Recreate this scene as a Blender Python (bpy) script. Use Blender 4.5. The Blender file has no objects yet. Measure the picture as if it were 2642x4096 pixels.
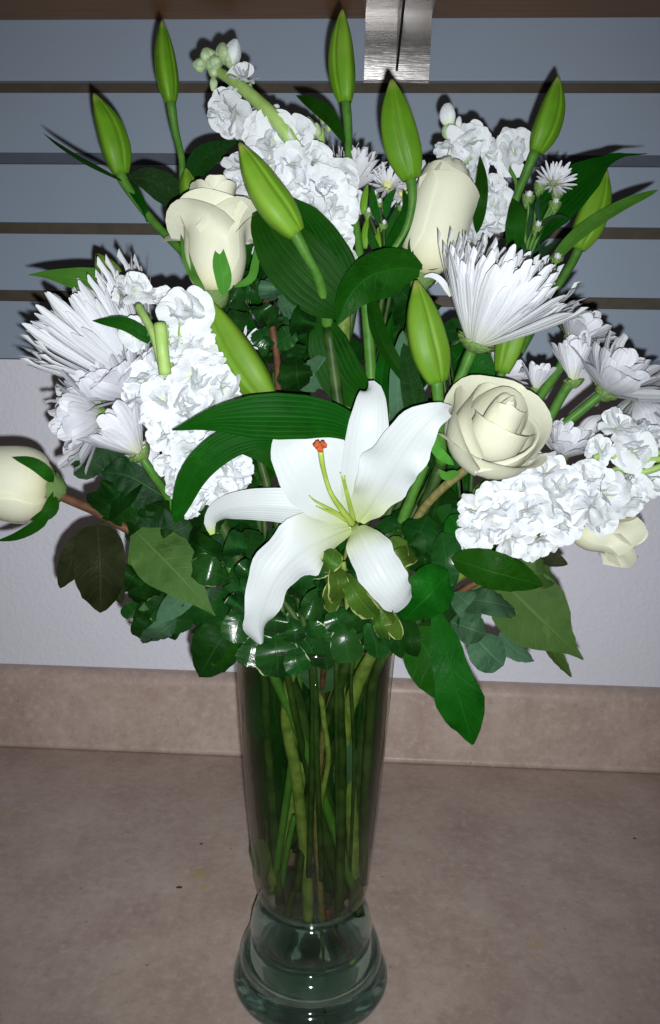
import bpy, math, random
import numpy as np
from mathutils import Matrix, Vector
random.seed(7); rng = np.random.default_rng(7)
R = math.radians
C = bpy.context.scene.collection
# ------------------------------------------------------------------ camera
PITCH, YAW, ROLL, CAMH, WALLD = R(9.38), R(2.84), R(1.03), 0.4628, 0.9475
FD = 3200 / 1.71558            # focal length in photo units (photo measured 1540 wide)
CX, CY = 770.0, 1193.75
cy, sy, cp, sp = math.cos(YAW), math.sin(YAW), math.cos(PITCH), math.sin(PITCH)
FWD = np.array([-sy * cp, cy * cp, -sp]); RT = np.array([cy, sy, 0.0]); UPV = np.cross(RT, FWD)
cr, sr = math.cos(ROLL), math.sin(ROLL)
RT, UPV = cr * RT + sr * UPV, -sr * RT + cr * UPV
_d = FWD + RT * (724.5 - CX) / FD + UPV * (CY - 2282) / FD
_t = -CAMH / _d[2]
CAM = np.array([-_d[0] * _t, -_d[1] * _t, CAMH])      # the vase stands at the origin
WY = CAM[1] + WALLD                                   # the wall plane
cam = bpy.data.cameras.new('camera'); co = bpy.data.objects.new('camera', cam); C.objects.link(co)
cam.sensor_fit = 'VERTICAL'; cam.sensor_height = 24; cam.lens = 24 * 3200 / 4096
cam.clip_start = 0.01; cam.clip_end = 50
m = Matrix.Identity(4)
for i in range(3):
    m[i][0], m[i][1], m[i][2], m[i][3] = RT[i], UPV[i], -FWD[i], CAM[i]
co.matrix_world = m
bpy.context.scene.camera = co
# ------------------------------------------------------------------ world and the flash
w = bpy.data.worlds.new('World'); bpy.context.scene.world = w; w.use_nodes = True
bg = w.node_tree.nodes['Background']; bg.inputs[0].default_value = (1.0, .93, .86, 1); bg.inputs[1].default_value = 0.024
fl = bpy.data.lights.new('phone_flash', 'SPOT'); fo = bpy.data.objects.new('phone_flash', fl); C.objects.link(fo)
fl.energy = 25; fl.color = (.96, 1.0, 1.0); fl.shadow_soft_size = 0.003
fl.spot_size = R(106); fl.spot_blend = 1.0
fpos = CAM + RT * 0.006 - UPV * 0.016
faim = FWD + RT * (700 - CX) / FD + UPV * (CY - 1010) / FD
fo.location = fpos; fo.rotation_euler = Vector(faim).to_track_quat('-Z', 'Y').to_euler()
S = bpy.context.scene
S.view_settings.view_transform = 'Standard'; S.view_settings.look = 'None'
S.view_settings.exposure = 0; S.view_settings.gamma = 1
S.render.engine = 'CYCLES'
S.cycles.max_bounces = 12; S.cycles.transparent_max_bounces = 40
S.cycles.transmission_bounces = 10; S.cycles.sample_clamp_indirect = 3

# ------------------------------------------------------------------ helpers: geometry
def P(x, y, Y=0.0):
    if Y < 0: Y *= .58
    d = FWD + RT * (x - CX) / FD + UPV * (CY - y) / FD
    return CAM + d * ((Y - CAM[1]) / d[1])
def px(p, n):                                  # n photo units at point p, in metres
    return n * float((np.asarray(p) - CAM) @ FWD) / FD
def nz(v):
    v = np.asarray(v, float); n = np.linalg.norm(v)
    return v / n if n > 1e-12 else v
def spline(pts, n):
    p = np.asarray(pts, float)
    if len(p) == 2:
        t = np.linspace(0, 1, n)[:, None]; return p[0] * (1 - t) + p[1] * t
    q = np.vstack([2 * p[0] - p[1], p, 2 * p[-1] - p[-2]]); out = []
    for i in range(1, len(q) - 2):
        a, b, c, d = q[i - 1:i + 3]
        for t in np.linspace(0, 1, 16, endpoint=False):
            out.append(.5 * (2 * b + (c - a) * t + (2 * a - 5 * b + 4 * c - d) * t * t + (3 * b - a - 3 * c + d) * t ** 3))
    out.append(p[-1]); out = np.array(out)
    s = np.r_[0, np.cumsum(np.linalg.norm(np.diff(out, axis=0), axis=1))]
    u = np.linspace(0, s[-1], n)
    return np.stack([np.interp(u, s, out[:, k]) for k in range(out.shape[1])], 1)
ORG = {}                                       # world origin of each thing
def mesh(name, v, f, uv=None, smooth=True):
    me = bpy.data.meshes.new(name)
    me.from_pydata([tuple(map(float, a)) for a in v], [], f)
    if uv is not None:
        l = me.uv_layers.new(name='UVMap')
        li = np.empty(len(me.loops), np.int32); me.loops.foreach_get('vertex_index', li)
        l.data.foreach_set('uv', np.asarray(uv, np.float32)[li].ravel())
    if smooth: me.polygons.foreach_set('use_smooth', [True] * len(me.polygons))
    me.update(); return me
def obj(name, me, mat, parent=None, local=None):
    o = bpy.data.objects.new(name, me); C.objects.link(o)
    if mat and not me.materials: me.materials.append(mat)
    if parent: o.parent = parent
    if local is not None: o.matrix_local = local
    return o
def tag(o, label=None, cat=None, group=None, kind=None):
    if label: o['label'] = label
    if cat: o['category'] = cat
    if group: o['group'] = group
    if kind: o['kind'] = kind
    return o
def thing(name, label, cat, loc, group=None):
    o = bpy.data.objects.new(name, None); C.objects.link(o); o.empty_display_size = .02
    o.location = tuple(map(float, loc)); ORG[o] = np.asarray(loc, float)
    return tag(o, label, cat, group)
def rel(parent, v):
    return np.asarray(v, float) - (ORG[parent] if parent in ORG else 0)
def grid(n, m_, wrap=False):
    f = []
    for i in range(n - 1):
        for j in range(m_ if wrap else m_ - 1):
            a, b = i * m_ + j, i * m_ + (j + 1) % m_
            f.append((a, b, b + m_, a + m_))
    return f
def frames(p):
    T = np.gradient(p, axis=0); T /= np.linalg.norm(T, axis=1)[:, None] + 1e-12
    r = np.array([0, 0, 1.0]) if abs(T[0][2]) < .9 else np.array([1.0, 0, 0])
    A = []; 
    for t in T:
        r = nz(r - t * (r @ t)); A.append(r)
    A = np.array(A); return T, A, np.cross(T, A)
def tube_mesh(name, pts, rad, sides=8, n=None, bump=0):
    p = spline(pts, n or max(6, 5 * len(pts)))
    r = np.interp(np.linspace(0, 1, len(p)), np.linspace(0, 1, len(rad)), rad) if np.ndim(rad) else np.full(len(p), rad)
    if bump: r = r * (1 + bump * np.sin(np.arange(len(p)) * 2.1) * rng.uniform(.3, 1, len(p)))
    T, A, B = frames(p); a = np.arange(sides) * 2 * math.pi / sides
    v = (p[:, None] + r[:, None, None] * (np.cos(a)[None, :, None] * A[:, None] + np.sin(a)[None, :, None] * B[:, None])).reshape(-1, 3)
    f = grid(len(p), sides, True); f += [tuple(range(sides))[::-1], tuple(range((len(p) - 1) * sides, len(p) * sides))]
    uv = np.stack([np.tile(np.arange(sides) / sides, len(p)), np.repeat(np.linspace(0, 1, len(p)), sides)], 1)
    return mesh(name, v, f, uv)
def tube(name, pts, rad, mat, parent, **k):
    me = tube_mesh(name, rel(parent, pts), rad, **k); return obj(name, me, mat, parent)
def prof(t, a, b):
    tm = a / (a + b); return (t ** a) * ((1 - t) ** b) / ((tm ** a) * ((1 - tm) ** b))
SHAPE = dict(lance=(.75, 1.0), ovate=(.6, .8), obov=(.95, .45), lily=(.55, .62), strap=(.35, .6), round=(.55, .5))
def blade_pts(pts, w, shape='lance', n=18, m_=8, face=0, twist=0, fold=.18, cup=0, wave=0, wfreq=5, serr=0, ns=14, wl=None, nrm=None, rib=0.0, ew=0.0, seed=0, tipw=0.0, basew=0.0):
    """a leaf or petal surface along pts (base to tip); w is the full width in metres"""
    p = spline(pts, n); t = np.linspace(0, 1, n); rg = np.random.default_rng(seed + 11)
    T = np.gradient(p, axis=0); T /= np.linalg.norm(T, axis=1)[:, None] + 1e-12
    wd = np.interp(t, np.linspace(0, 1, len(wl)), wl) * w / 2 if wl is not None else np.clip(prof(np.clip(t, 1e-4, 1 - 1e-4), *SHAPE[shape]), 0, 1) * w / 2
    wd = np.maximum(wd, w * .5 * (tipw * t + basew * (1 - t)))
    mid = p[n // 2]; N0 = nz(CAM - mid) if nrm is None else nz(nrm)
    u = np.linspace(-1, 1, m_); ph = rg.uniform(0, 6.28, 4)
    V = []; UV = []
    for i in range(n):
        s = np.cross(T[i], N0); s = nz(s) if np.linalg.norm(s) > 1e-3 else nz(np.cross(T[i], [0.1, 0, 1]))
        nn = np.cross(s, T[i]); a = face + twist * t[i]
        s, nn = s * math.cos(a) + nn * math.sin(a), nn * math.cos(a) - s * math.sin(a)
        for x in u:
            ww = wd[i]
            if serr and abs(x) > .9: ww = ww * (1 + serr * ((t[i] * ns) % 1.0 - .5))
            if ew: ww = ww * (1 + ew * abs(x) * (math.sin(wfreq * 7.4 * t[i] + ph[3] + (2 if x > 0 else 0)) + .5 * math.sin(wfreq * 15 * t[i] + ph[1])) * min(1, 3 * t[i]))
            off = fold * abs(x) * ww + cup * x * x * ww
            if rib: off += rib * w * math.exp(-(x / .13) ** 2) * (1 - t[i]) ** .5
            if wave: off += wave * w * (abs(x) ** 1.7) * (math.sin(wfreq * 6.28 * t[i] * (1 if x > 0 else 1.15) + ph[0 if x > 0 else 1]) + .5 * math.sin(wfreq * 11 * t[i] + ph[2])) * min(1, 4 * t[i])
            V.append(p[i] + s * x * ww + nn * off); UV.append(((x + 1) / 2, t[i]))
    f = grid(n, m_)
    return np.array(V), f, np.array(UV)
def blade(name, spx, wpx, mat, parent, label=None, **k):
    pts = np.array([P(*q) for q in spx]); w = px(pts[len(pts) // 2], wpx)
    v, f, uv = blade_pts(pts, w, **k)
    o = obj(name, mesh(name, rel(parent, v), f, uv), mat, parent)
    if label: o['label'] = label
    return o
def axisM(pos, d, roll=0.0):
    d = nz(d); r = np.array([0, 0, 1.0]) if abs(d[2]) < .95 else np.array([1.0, 0, 0])
    x = nz(np.cross(r, d)); y = np.cross(d, x)
    M = Matrix([[x[i], y[i], d[i], pos[i]] for i in range(3)] + [[0, 0, 0, 1]])
    return M @ Matrix.Rotation(roll, 4, 'Z')
def lathe(name, prf, mat, parent, seg=64, closed=False, local=None):
    a = np.arange(seg) * 2 * math.pi / seg
    v = [(r * math.cos(t), r * math.sin(t), z) for r, z in prf for t in a]
    f = [q for q in grid(len(prf), seg, True)]
    if closed: f += [tuple((len(prf) - 1) * seg + j if i == 0 else i * 0 + j for j in range(0)) for i in range(0)]
    return obj(name, mesh(name, v, f), mat, parent, local)
def box_mesh(name, x0, x1, y0, y1, z0, z1):
    v = [(x, y, z) for x in (x0, x1) for y in (y0, y1) for z in (z0, z1)]
    f = [(0, 1, 3, 2), (4, 6, 7, 5), (0, 4, 5, 1), (2, 3, 7, 6), (0, 2, 6, 4), (1, 5, 7, 3)]
    return mesh(name, v, f, smooth=False)

# ------------------------------------------------------------------ helpers: materials
class NT:
    def __init__(s, name):
        s.m = bpy.data.materials.new(name); s.m.use_nodes = True; s.t = s.m.node_tree; s.t.nodes.clear()
        s.out = s.t.nodes.new('ShaderNodeOutputMaterial')
    def n(s, typ, ins=None, **at):
        q = s.t.nodes.new('ShaderNode' + typ)
        for k, v in at.items(): setattr(q, k, v)
        for k, v in (ins or {}).items():
            if isinstance(v, bpy.types.NodeSocket): s.t.links.new(v, q.inputs[k])
            elif isinstance(v, bpy.types.Node): s.t.links.new(v.outputs[0], q.inputs[k])
            else:
                if isinstance(v, tuple) and len(v) == 3 and q.inputs[k].type == 'RGBA': v = v + (1,)
                q.inputs[k].default_value = v
        return q
    def ma(s, op, a, b=None, c=None):
        d = {0: a}
        if b is not None: d[1] = b
        if c is not None: d[2] = c
        return s.n('Math', d, operation=op).outputs[0]
    def mix(s, f, a, b, bt='MIX'):
        q = s.n('MixRGB', {0: f, 1: a, 2: b}, blend_type=bt); return q.outputs[0]
    def ramp(s, f, lo, hi):
        return s.n('MapRange', {0: f, 1: lo, 2: hi, 3: 0.0, 4: 1.0}, clamp=True).outputs[0]
    def noise(s, sc, det=3, vec=None, rough=.55):
        d = {'Scale': sc, 'Detail': det, 'Roughness': rough}
        if vec is not None: d['Vector'] = vec
        return s.n('TexNoise', d).outputs[0]
    def done(s, sh):
        s.t.links.new(sh.outputs[0] if isinstance(sh, bpy.types.Node) else sh, s.out.inputs[0]); return s.m
def leaf_mat(name, c1, c2, vein='par', rough=.33, vc=1.35, nv=8, margin=None, back=None, spec=.5, bump=.25, mb=.86, vary=.3):
    g = NT(name); tc = g.n('TexCoord'); uv = g.n('SeparateXYZ', {0: tc.outputs['UV']}); u, v = uv.outputs[0], uv.outputs[1]
    a = g.ma('MULTIPLY', g.ma('ABSOLUTE', g.ma('SUBTRACT', u, .5)), 2.0)
    oi = g.n('ObjectInfo').outputs['Random']
    nse = g.noise(55, 4, tc.outputs['Object'])
    col = g.mix(g.ramp(nse, .3, .7), c1, c2)
    blot = g.noise(24, 4, tc.outputs['Object'], .65); col = g.mix(g.ramp(blot, .58, .75), col, tuple(x * 1.7 for x in c2)); col = g.mix(g.ramp(blot, .45, .30), col, tuple(x * .6 for x in c1))
    midrib = g.ramp(a, .07, .015)
    if vein == 'par':
        ve = g.ma('POWER', g.ma('ABSOLUTE', g.ma('SINE', g.ma('MULTIPLY', u, math.pi * nv))), 8.0)
        ve = g.ma('MULTIPLY', ve, .55)
    else:
        wob = g.ma('MULTIPLY', g.noise(25, 2, tc.outputs['Object']), .35)
        fr = g.ma('FRACT', g.ma('ADD', g.ma('SUBTRACT', g.ma('MULTIPLY', v, float(nv)), g.ma('MULTIPLY', g.ma('POWER', a, 1.2), 1.5)), wob))
        ve = g.ramp(g.ma('ABSOLUTE', g.ma('SUBTRACT', fr, .5)), .07, .0)
        vo = g.n('TexVoronoi', {'Vector': tc.outputs['Object'], 'Scale': 260.0}, feature='DISTANCE_TO_EDGE')
        ve = g.ma('MAXIMUM', g.ma('MULTIPLY', ve, .6), g.ma('MULTIPLY', g.ramp(vo.outputs[0], .08, .0), .25))
    ve = g.ma('MAXIMUM', ve, midrib)
    lum = g.ma('ADD', 1 - vary / 2, g.ma('MULTIPLY', oi, vary))
    col = g.mix(ve, col, tuple(min(1, x * vc) for x in c2))
    col = g.n('HueSaturation', {'Hue': g.ma('ADD', .49, g.ma('MULTIPLY', oi, .02)), 'Value': lum, 'Color': col}).outputs[0]
    if margin:
        e = g.ramp(g.ma('ADD', g.ma('ADD', a, g.ma('MULTIPLY', g.ma('SUBTRACT', g.noise(150, 2, tc.outputs['Object']), .5), .5)), g.ma('MULTIPLY', g.ma('SUBTRACT', g.noise(38, 2, tc.outputs['Object']), .55), .7)), mb, mb + .04)
        col = g.mix(e, col, margin)
    if back:
        geo = g.n('NewGeometry'); col = g.mix(geo.outputs['Backfacing'], col, g.mix(ve, back, tuple(min(1, x * 1.35) for x in back)))
    h = g.ma('ADD', g.ma('MULTIPLY', ve, -1.1), g.ma('MULTIPLY', g.noise(180, 3, tc.outputs['Object']), .5))
    bp = g.n('Bump', {'Strength': bump * 1.6, 'Distance': .0008, 'Height': h})
    b = g.n('BsdfPrincipled', {'Base Color': col, 'Roughness': g.ma('ADD', rough - .06, g.ma('MULTIPLY', nse, .15)), 'Normal': bp.outputs[0], 'Specular IOR Level': spec})
    tr = g.n('BsdfTranslucent', {'Color': g.mix(.5, col, (.25, .45, .03))})
    return g.done(g.n('MixShader', {0: .12, 1: b, 2: tr}))
def petal_mat(name, base, inner, tip=None, rough=.5, trans=.3, vein=.08, nv=14, bump=.25, spec=.12, vb=.0, nsc=90, vary=.06):
    """inner colours the foot of the petal, base the rest"""
    g = NT(name); tc = g.n('TexCoord'); uv = g.n('SeparateXYZ', {0: tc.outputs['UV']}); u, v = uv.outputs[0], uv.outputs[1]
    col = g.mix(g.ramp(v, .38, .02), base, inner)
    if tip: col = g.mix(g.ramp(v, .93, 1.0), col, tip)
    st = g.ma('SINE', g.ma('ADD', g.ma('MULTIPLY', u, nv * 6.283), g.ma('MULTIPLY', g.noise(6, 2, tc.outputs['UV']), 4.0)))
    oi = g.n('ObjectInfo').outputs['Random']
    col = g.n('HueSaturation', {'Value': g.ma('ADD', 1 - vary, g.ma('MULTIPLY', oi, vary)), 'Color': col}).outputs[0]
    h = g.ma('ADD', g.ma('MULTIPLY', st, vein), g.noise(nsc, 4, tc.outputs['Object']))
    bp = g.n('Bump', {'Strength': bump, 'Distance': .0008, 'Height': h})
    b = g.n('BsdfPrincipled', {'Base Color': col, 'Roughness': rough, 'Normal': bp.outputs[0], 'Specular IOR Level': spec})
    tr = g.n('BsdfTranslucent', {'Color': col, 'Normal': bp.outputs[0]})
    return g.done(g.n('MixShader', {0: trans, 1: b, 2: tr}))
def plain(name, c1, c2=None, rough=.5, sc=120, bump=.2, metallic=0, spec=.4, dist=.0006, vec='Object'):
    g = NT(name); tc = g.n('TexCoord'); n = g.noise(sc, 4, tc.outputs[vec])
    col = g.mix(g.ramp(n, .35, .65), c1, c2 or c1)
    bp = g.n('Bump', {'Strength': bump, 'Distance': dist, 'Height': n})
    return g.done(g.n('BsdfPrincipled', {'Base Color': col, 'Roughness': rough, 'Metallic': metallic, 'Normal': bp.outputs[0], 'Specular IOR Level': spec}))
def bud_mat():
    g = NT('lily_bud_skin'); tc = g.n('TexCoord'); uv = g.n('SeparateXYZ', {0: tc.outputs['UV']}); u, v = uv.outputs[0], uv.outputs[1]
    rib = g.ma('POWER', g.ma('ABSOLUTE', g.ma('COSINE', g.ma('MULTIPLY', u, math.pi * 6))), 3.0)
    fine = g.ma('SINE', g.ma('MULTIPLY', u, 6.283 * 42))
    n = g.noise(70, 4, tc.outputs['Object']); oi = g.n('ObjectInfo').outputs['Random']
    col = g.mix(g.ma('MULTIPLY', rib, g.ramp(g.noise(30, 4, tc.outputs['Object']), .2, .8)), (.055, .140, .006), (.115, .210, .018))
    col = g.mix(g.ma('MULTIPLY', g.ramp(n, .35, .75), .5), col, (.09, .22, .008))
    col = g.mix(g.ma('MULTIPLY', g.ramp(g.noise(14, 3, tc.outputs['Object']), .45, .8), .6), col, (.15, .24, .03))
    col = g.mix(g.ramp(v, .86, 1.0), col, (.20, .22, .05))
    sm = g.ramp(g.ma('ABSOLUTE', g.ma('SUBTRACT', g.ma('FRACT', g.ma('ADD', g.ma('MULTIPLY', u, 3.0), .5)), .5)), .055, .0)
    col = g.mix(g.ma('MULTIPLY', sm, .8), col, (.03, .085, .004))
    col = g.n('HueSaturation', {'Value': g.ma('ADD', .82, g.ma('MULTIPLY', oi, .25)), 'Color': col}).outputs[0]
    bp = g.n('Bump', {'Strength': .3, 'Distance': .0006, 'Height': g.ma('ADD', g.ma('MULTIPLY', fine, .06), n)})
    return g.done(g.n('BsdfPrincipled', {'Base Color': col, 'Roughness': .48, 'Normal': bp.outputs[0], 'Specular IOR Level': .14}))
M = {}
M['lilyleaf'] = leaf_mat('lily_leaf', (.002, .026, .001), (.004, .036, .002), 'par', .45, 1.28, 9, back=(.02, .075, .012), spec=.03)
M['lilyleaf_light'] = leaf_mat('lily_leaf_light', (.03, .11, .012), (.045, .14, .018), 'par', .45, 1.3, 7, back=(.05, .13, .03), spec=.03)
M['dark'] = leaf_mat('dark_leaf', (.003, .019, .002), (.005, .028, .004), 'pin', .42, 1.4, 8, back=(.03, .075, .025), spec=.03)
M['green'] = leaf_mat('green_leaf', (.003, .032, .0015), (.006, .046, .003), 'pin', .42, 1.25, 8, back=(.04, .10, .03), spec=.03)
M['pale'] = leaf_mat('leaf_underside', (.028, .066, .014), (.040, .082, .020), 'pin', .55, 1.22, 9, spec=.05)
M['grey'] = leaf_mat('grey_green_leaf', (.026, .068, .034), (.038, .085, .045), 'pin', .5, 1.25, 6, spec=.06)
M['brownleaf'] = leaf_mat('dark_bronze_leaf', (.010, .013, .005), (.016, .02, .008), 'pin', .42, 1.4, 8, back=(.03, .04, .02), spec=.03)
M['pitto'] = leaf_mat('variegated_leaf', (.004, .028, .004), (.009, .043, .007), 'pin', .27, 1.25, 7, margin=(.24, .30, .16), spec=.3, bump=.07, mb=.97)
M['pittodark'] = leaf_mat('glossy_round_leaf', (.004, .028, .0045), (.008, .042, .007), 'pin', .25, 1.2, 7, bump=.07, spec=.33)
M['yellowvar'] = leaf_mat('yellow_edged_leaf', (.022, .060, .006), (.04, .08, .010), 'pin', .38, 1.3, 7, margin=(.26, .28, .10), mb=.90, spec=.12)
M['serrated'] = leaf_mat('chrysanthemum_leaf', (.004, .021, .006), (.008, .030, .009), 'pin', .5, 1.7, 7, spec=.08)
M['stem'] = plain('green_stem', (.03, .095, .012), (.048, .125, .018), .45, 160, .15, spec=.15)
M['stemlight'] = plain('pale_green_stem', (.17, .27, .07), (.23, .33, .10), .45, 90, .15, spec=.15)
M['stemolive'] = plain('olive_stem', (.065, .105, .018), (.14, .185, .042), .5, 120, .3, spec=.1)
M['stemdark'] = plain('dark_green_stem', (.008, .024, .004), (.030, .058, .012), .45, 70, .2, spec=.12)
M['wood'] = plain('brown_woody_stem', (.055, .024, .014), (.09, .042, .02), .55, 150, .4, spec=.12)
M['woodolive'] = plain('speckled_olive_stem', (.075, .070, .022), (.13, .115, .04), .55, 260, .4, spec=.1)
M['cutend'] = plain('fresh_cut_stem_end', (.45, .52, .12), (.55, .60, .2), .6, 300, .5)
M['calyx'] = plain('calyx_green', (.06, .13, .03), (.14, .20, .06), .5, 500, .8)
M['greybud'] = plain('grey_green_bud', (.20, .28, .15), (.30, .37, .21), .6, 300, .5)
M['bud'] = bud_mat()
M['lily'] = petal_mat('lily_petal', (.45, .475, .485), (.40, .46, .20), rough=.42, trans=.22, vein=.16, nv=9, bump=.26, nsc=110)
M['lilytip'] = petal_mat('lily_petal_green_tip', (.45, .475, .485), (.41, .45, .31), tip=(.34, .45, .07), rough=.42, trans=.22, vein=.35, nv=13, bump=.22, nsc=60)
M['rose'] = petal_mat('rose_petal', (.66, .655, .525), (.64, .615, .38), rough=.5, trans=.38, vein=.12, nv=18, bump=.16, nsc=60)
M['mum'] = petal_mat('chrysanthemum_petal', (.66, .66, .71), (.60, .63, .46), rough=.5, trans=.38, vein=.5, nv=3, bump=.3)
M['spider'] = petal_mat('spider_petal', (.66, .67, .71), (.62, .65, .54), rough=.5, trans=.38, vein=.6, nv=2.5, bump=.3)
M['stock'] = petal_mat('stock_petal', (.74, .76, .79), (.68, .73, .52), rough=.55, trans=.42, vein=.3, nv=9, bump=.3, nsc=160)
M['stigma'] = plain('stigma_orange', (.27, .042, .010), (.36, .065, .015), .8, 600, .8)
M['filament'] = plain('filament_green', (.17, .25, .03), (.26, .34, .06), .45, 90, .1)
M['asterdisc'] = plain('aster_disc', (.30, .33, .10), (.48, .46, .2), .6, 900, 1.0)

# ------------------------------------------------------------------ the setting
def counter_mat(name):
    g = NT(name); tc = g.n('TexCoord'); o = tc.outputs['Object']
    n1, n2, n3 = g.noise(16, 5, o, .6), g.noise(105, 5, o, .75), g.noise(300, 3, o, .7)
    vo = g.n('TexVoronoi', {'Vector': o, 'Scale': 46.0, 'Randomness': 1.0}); chip = g.ma('MULTIPLY', g.ramp(vo.outputs['Distance'], g.ma('MULTIPLY', n2, .16), .02), g.ma('GREATER_THAN', g.n('SeparateColor', {0: vo.outputs['Color']}).outputs[0], .62))
    col = g.mix(g.ramp(n1, .3, .7), (.385, .28, .243), (.52, .405, .357))
    col = g.mix(g.ma('MULTIPLY', g.ramp(n2, .52, .70), .55), col, (.60, .51, .465))
    col = g.mix(g.ma('MULTIPLY', g.ramp(n2, .46, .30), .55), col, (.29, .22, .185))
    col = g.mix(g.ma('MULTIPLY', g.ramp(n3, .62, .75), .5), col, (.22, .16, .13))
    col = g.mix(g.ma('MULTIPLY', g.ramp(n3, .40, .28), .35), col, (.62, .53, .49))
    col = g.mix(g.ma('MULTIPLY', chip, .75), col, (.15, .105, .085))
    wob = g.n('VectorMath', {0: o, 1: g.n('VectorMath', {0: g.n('TexNoise', {'Vector': o, 'Scale': 120.0, 'Detail': 3.0}).outputs[1], 3: .016}, operation='SCALE').outputs[0]}, operation='ADD')
    for (sx, sy_, r, k) in stains:            # faint pollen stains and scuffs on the laminate
        q = g.n('VectorMath', {0: wob.outputs[0], 1: (sx + .008, sy_ + .008, .008)}, operation='DISTANCE').outputs['Value']
        col = g.mix(g.ma('MULTIPLY', g.ramp(q, r, r * .3), k), col, (.46, .36, .06))
    bp = g.n('Bump', {'Strength': .12, 'Distance': .0004, 'Height': n2})
    return g.done(g.n('BsdfPrincipled', {'Base Color': col, 'Roughness': .42, 'Normal': bp.outputs[0], 'Specular IOR Level': .35}))
def on_counter(x, y):
    d = FWD + RT * (x - CX) / FD + UPV * (CY - y) / FD; return CAM + d * (-CAMH / d[2])
stains = [(*on_counter(x, y)[:2], r, k) for x, y, r, k in ((497, 1952, .0035, .9), (465, 2040, .011, .4), (898, 1955, .008, .25), (1250, 2200, .008, .3), (25, 1895, .009, .3), (470, 2070, .006, .35))]
M['counter'] = counter_mat('laminate_counter')
g = NT('white_wall'); tc = g.n('TexCoord'); n = g.noise(170, 3, tc.outputs['Object']); n2 = g.noise(9, 3, tc.outputs['Object'])
bp = g.n('Bump', {'Strength': .25, 'Distance': .0014, 'Height': g.ramp(n, .42, .68)})
M['wall'] = g.done(g.n('BsdfPrincipled', {'Base Color': g.mix(n2, (.70, .69, .78), (.76, .75, .84)), 'Roughness': .55, 'Normal': bp.outputs[0], 'Specular IOR Level': .3}))
g = NT('grey_slat_paint'); tc = g.n('TexCoord'); n = g.noise(6, 4, tc.outputs['Object']); n2 = g.noise(700, 2, tc.outputs['Object'])
mk = g.ramp(g.noise(14, 5, tc.outputs['Object'], .75), .70, .80)
col = g.mix(n, (.258, .308, .395), (.295, .350, .440)); col = g.mix(g.ma('MULTIPLY', mk, .25), col, (.12, .13, .15))
col = g.mix(g.ma('MULTIPLY', g.ramp(n2, .5, .7), .2), col, (.22, .25, .33))
bp = g.n('Bump', {'Strength': .15, 'Distance': .0003, 'Height': n2})
M['slat'] = g.done(g.n('BsdfPrincipled', {'Base Color': col, 'Roughness': .5, 'Normal': bp.outputs[0], 'Specular IOR Level': .3}))
M['groove'] = plain('slot_brown', (.062, .048, .033), (.08, .062, .042), .6, 60, .3)
g = NT('shelf_wood'); tc = g.n('TexCoord'); mp = g.n('Mapping', {0: tc.outputs['Object'], 3: (3.0, 55.0, 55.0)})
n = g.noise(3, 5, mp.outputs[0]); M['shelf'] = g.done(g.n('BsdfPrincipled', {'Base Color': g.mix(g.ramp(n, .3, .7), (.15, .072, .028), (.21, .108, .045)), 'Roughness': .45}))
g = NT('brushed_metal'); tc = g.n('TexCoord'); mp = g.n('Mapping', {0: tc.outputs['Object'], 3: (14.0, 600.0, 600.0)})
n = g.noise(3, 3, mp.outputs[0]); bp = g.n('Bump', {'Strength': .22, 'Distance': .0004, 'Height': n})
M['metal'] = g.done(g.n('BsdfPrincipled', {'Base Color': (.26, .245, .24), 'Metallic': 1.0, 'Roughness': .24, 'Normal': bp.outputs[0]}))

XL, XR = -.75, .85
ct = obj('counter_top', box_mesh('counter_top', XL, XR, CAM[1] - .02, WY + .02, -.035, 0), M['counter']); tag(ct, 'mottled beige laminate counter top under the vase', 'counter', kind='structure')
# backsplash: a profile with a rounded top and a small cove, run along X
TH, HS = .021, .1005
pf = [(WY - .0005, HS)] + [(WY - TH + .014 - .014 * math.sin(a), HS - .014 + .014 * math.cos(a)) for a in np.linspace(0, math.pi / 2, 10)] + \
     [(WY - TH, .006)] + [(WY - TH - .005 + .005 * math.cos(a), .0062 - .005 * math.sin(a)) for a in np.linspace(.2, math.pi / 2, 5)]
v = [(x, y, z) for y, z in pf for x in (XL, XR)]
tag(obj('backsplash', mesh('backsplash', v, [q[::-1] for q in grid(len(pf), 2)]), M['counter']), 'low beige laminate backsplash along the wall', 'backsplash', kind='structure')
zs = .7887; PIT = .0762
SLB = zs - 4 * PIT + .0065
zpan = P(150, 838, WY)[2]
wl = obj('wall', box_mesh('wall', XL, XR, WY, WY + .05, 0, zpan - .001), M['wall']); tag(wl, 'white textured wall above the backsplash', 'wall', kind='structure')
sw = bpy.data.objects.new('slat_wall', None); C.objects.link(sw); sw.location = (0, WY, zpan); tag(sw, 'grey slotted display wall panel behind the bouquet', 'wall panel', kind='structure')
ORG[sw] = np.array([0, WY, zpan])
def part_box(name, parent, mat, x0, x1, y0, y1, z0, z1):
    o_ = ORG[parent]; return obj(name, box_mesh(name, x0 - o_[0], x1 - o_[0], y0 - o_[1], y1 - o_[1], z0 - o_[2], z1 - o_[2]), mat, parent)
part_box('backing', sw, M['groove'], XL, XR, WY + .010, WY + .05, zpan + .001, 1.1)
gh = P(100, 226, WY)
for k in range(-2, 5):
    top = zs - k * PIT if False else None
    zt = zs - (k - 0) * PIT          # upper lip of slot k is the lower edge of the slat above it
    lo = zt; hi = zt + PIT - .0124
    if k == 4: lo = zpan
    if k < 5:
        me = box_mesh('slat', XL, XR, 0, .009, 0, hi - lo)
        o = obj('slat', me, M['slat'], sw); o.location = (0, 0, lo - zpan)
        bv = o.modifiers.new('edge', 'BEVEL'); bv.width = .0008; bv.segments = 2
zsh = P(150, 47, WY)[2]
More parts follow.
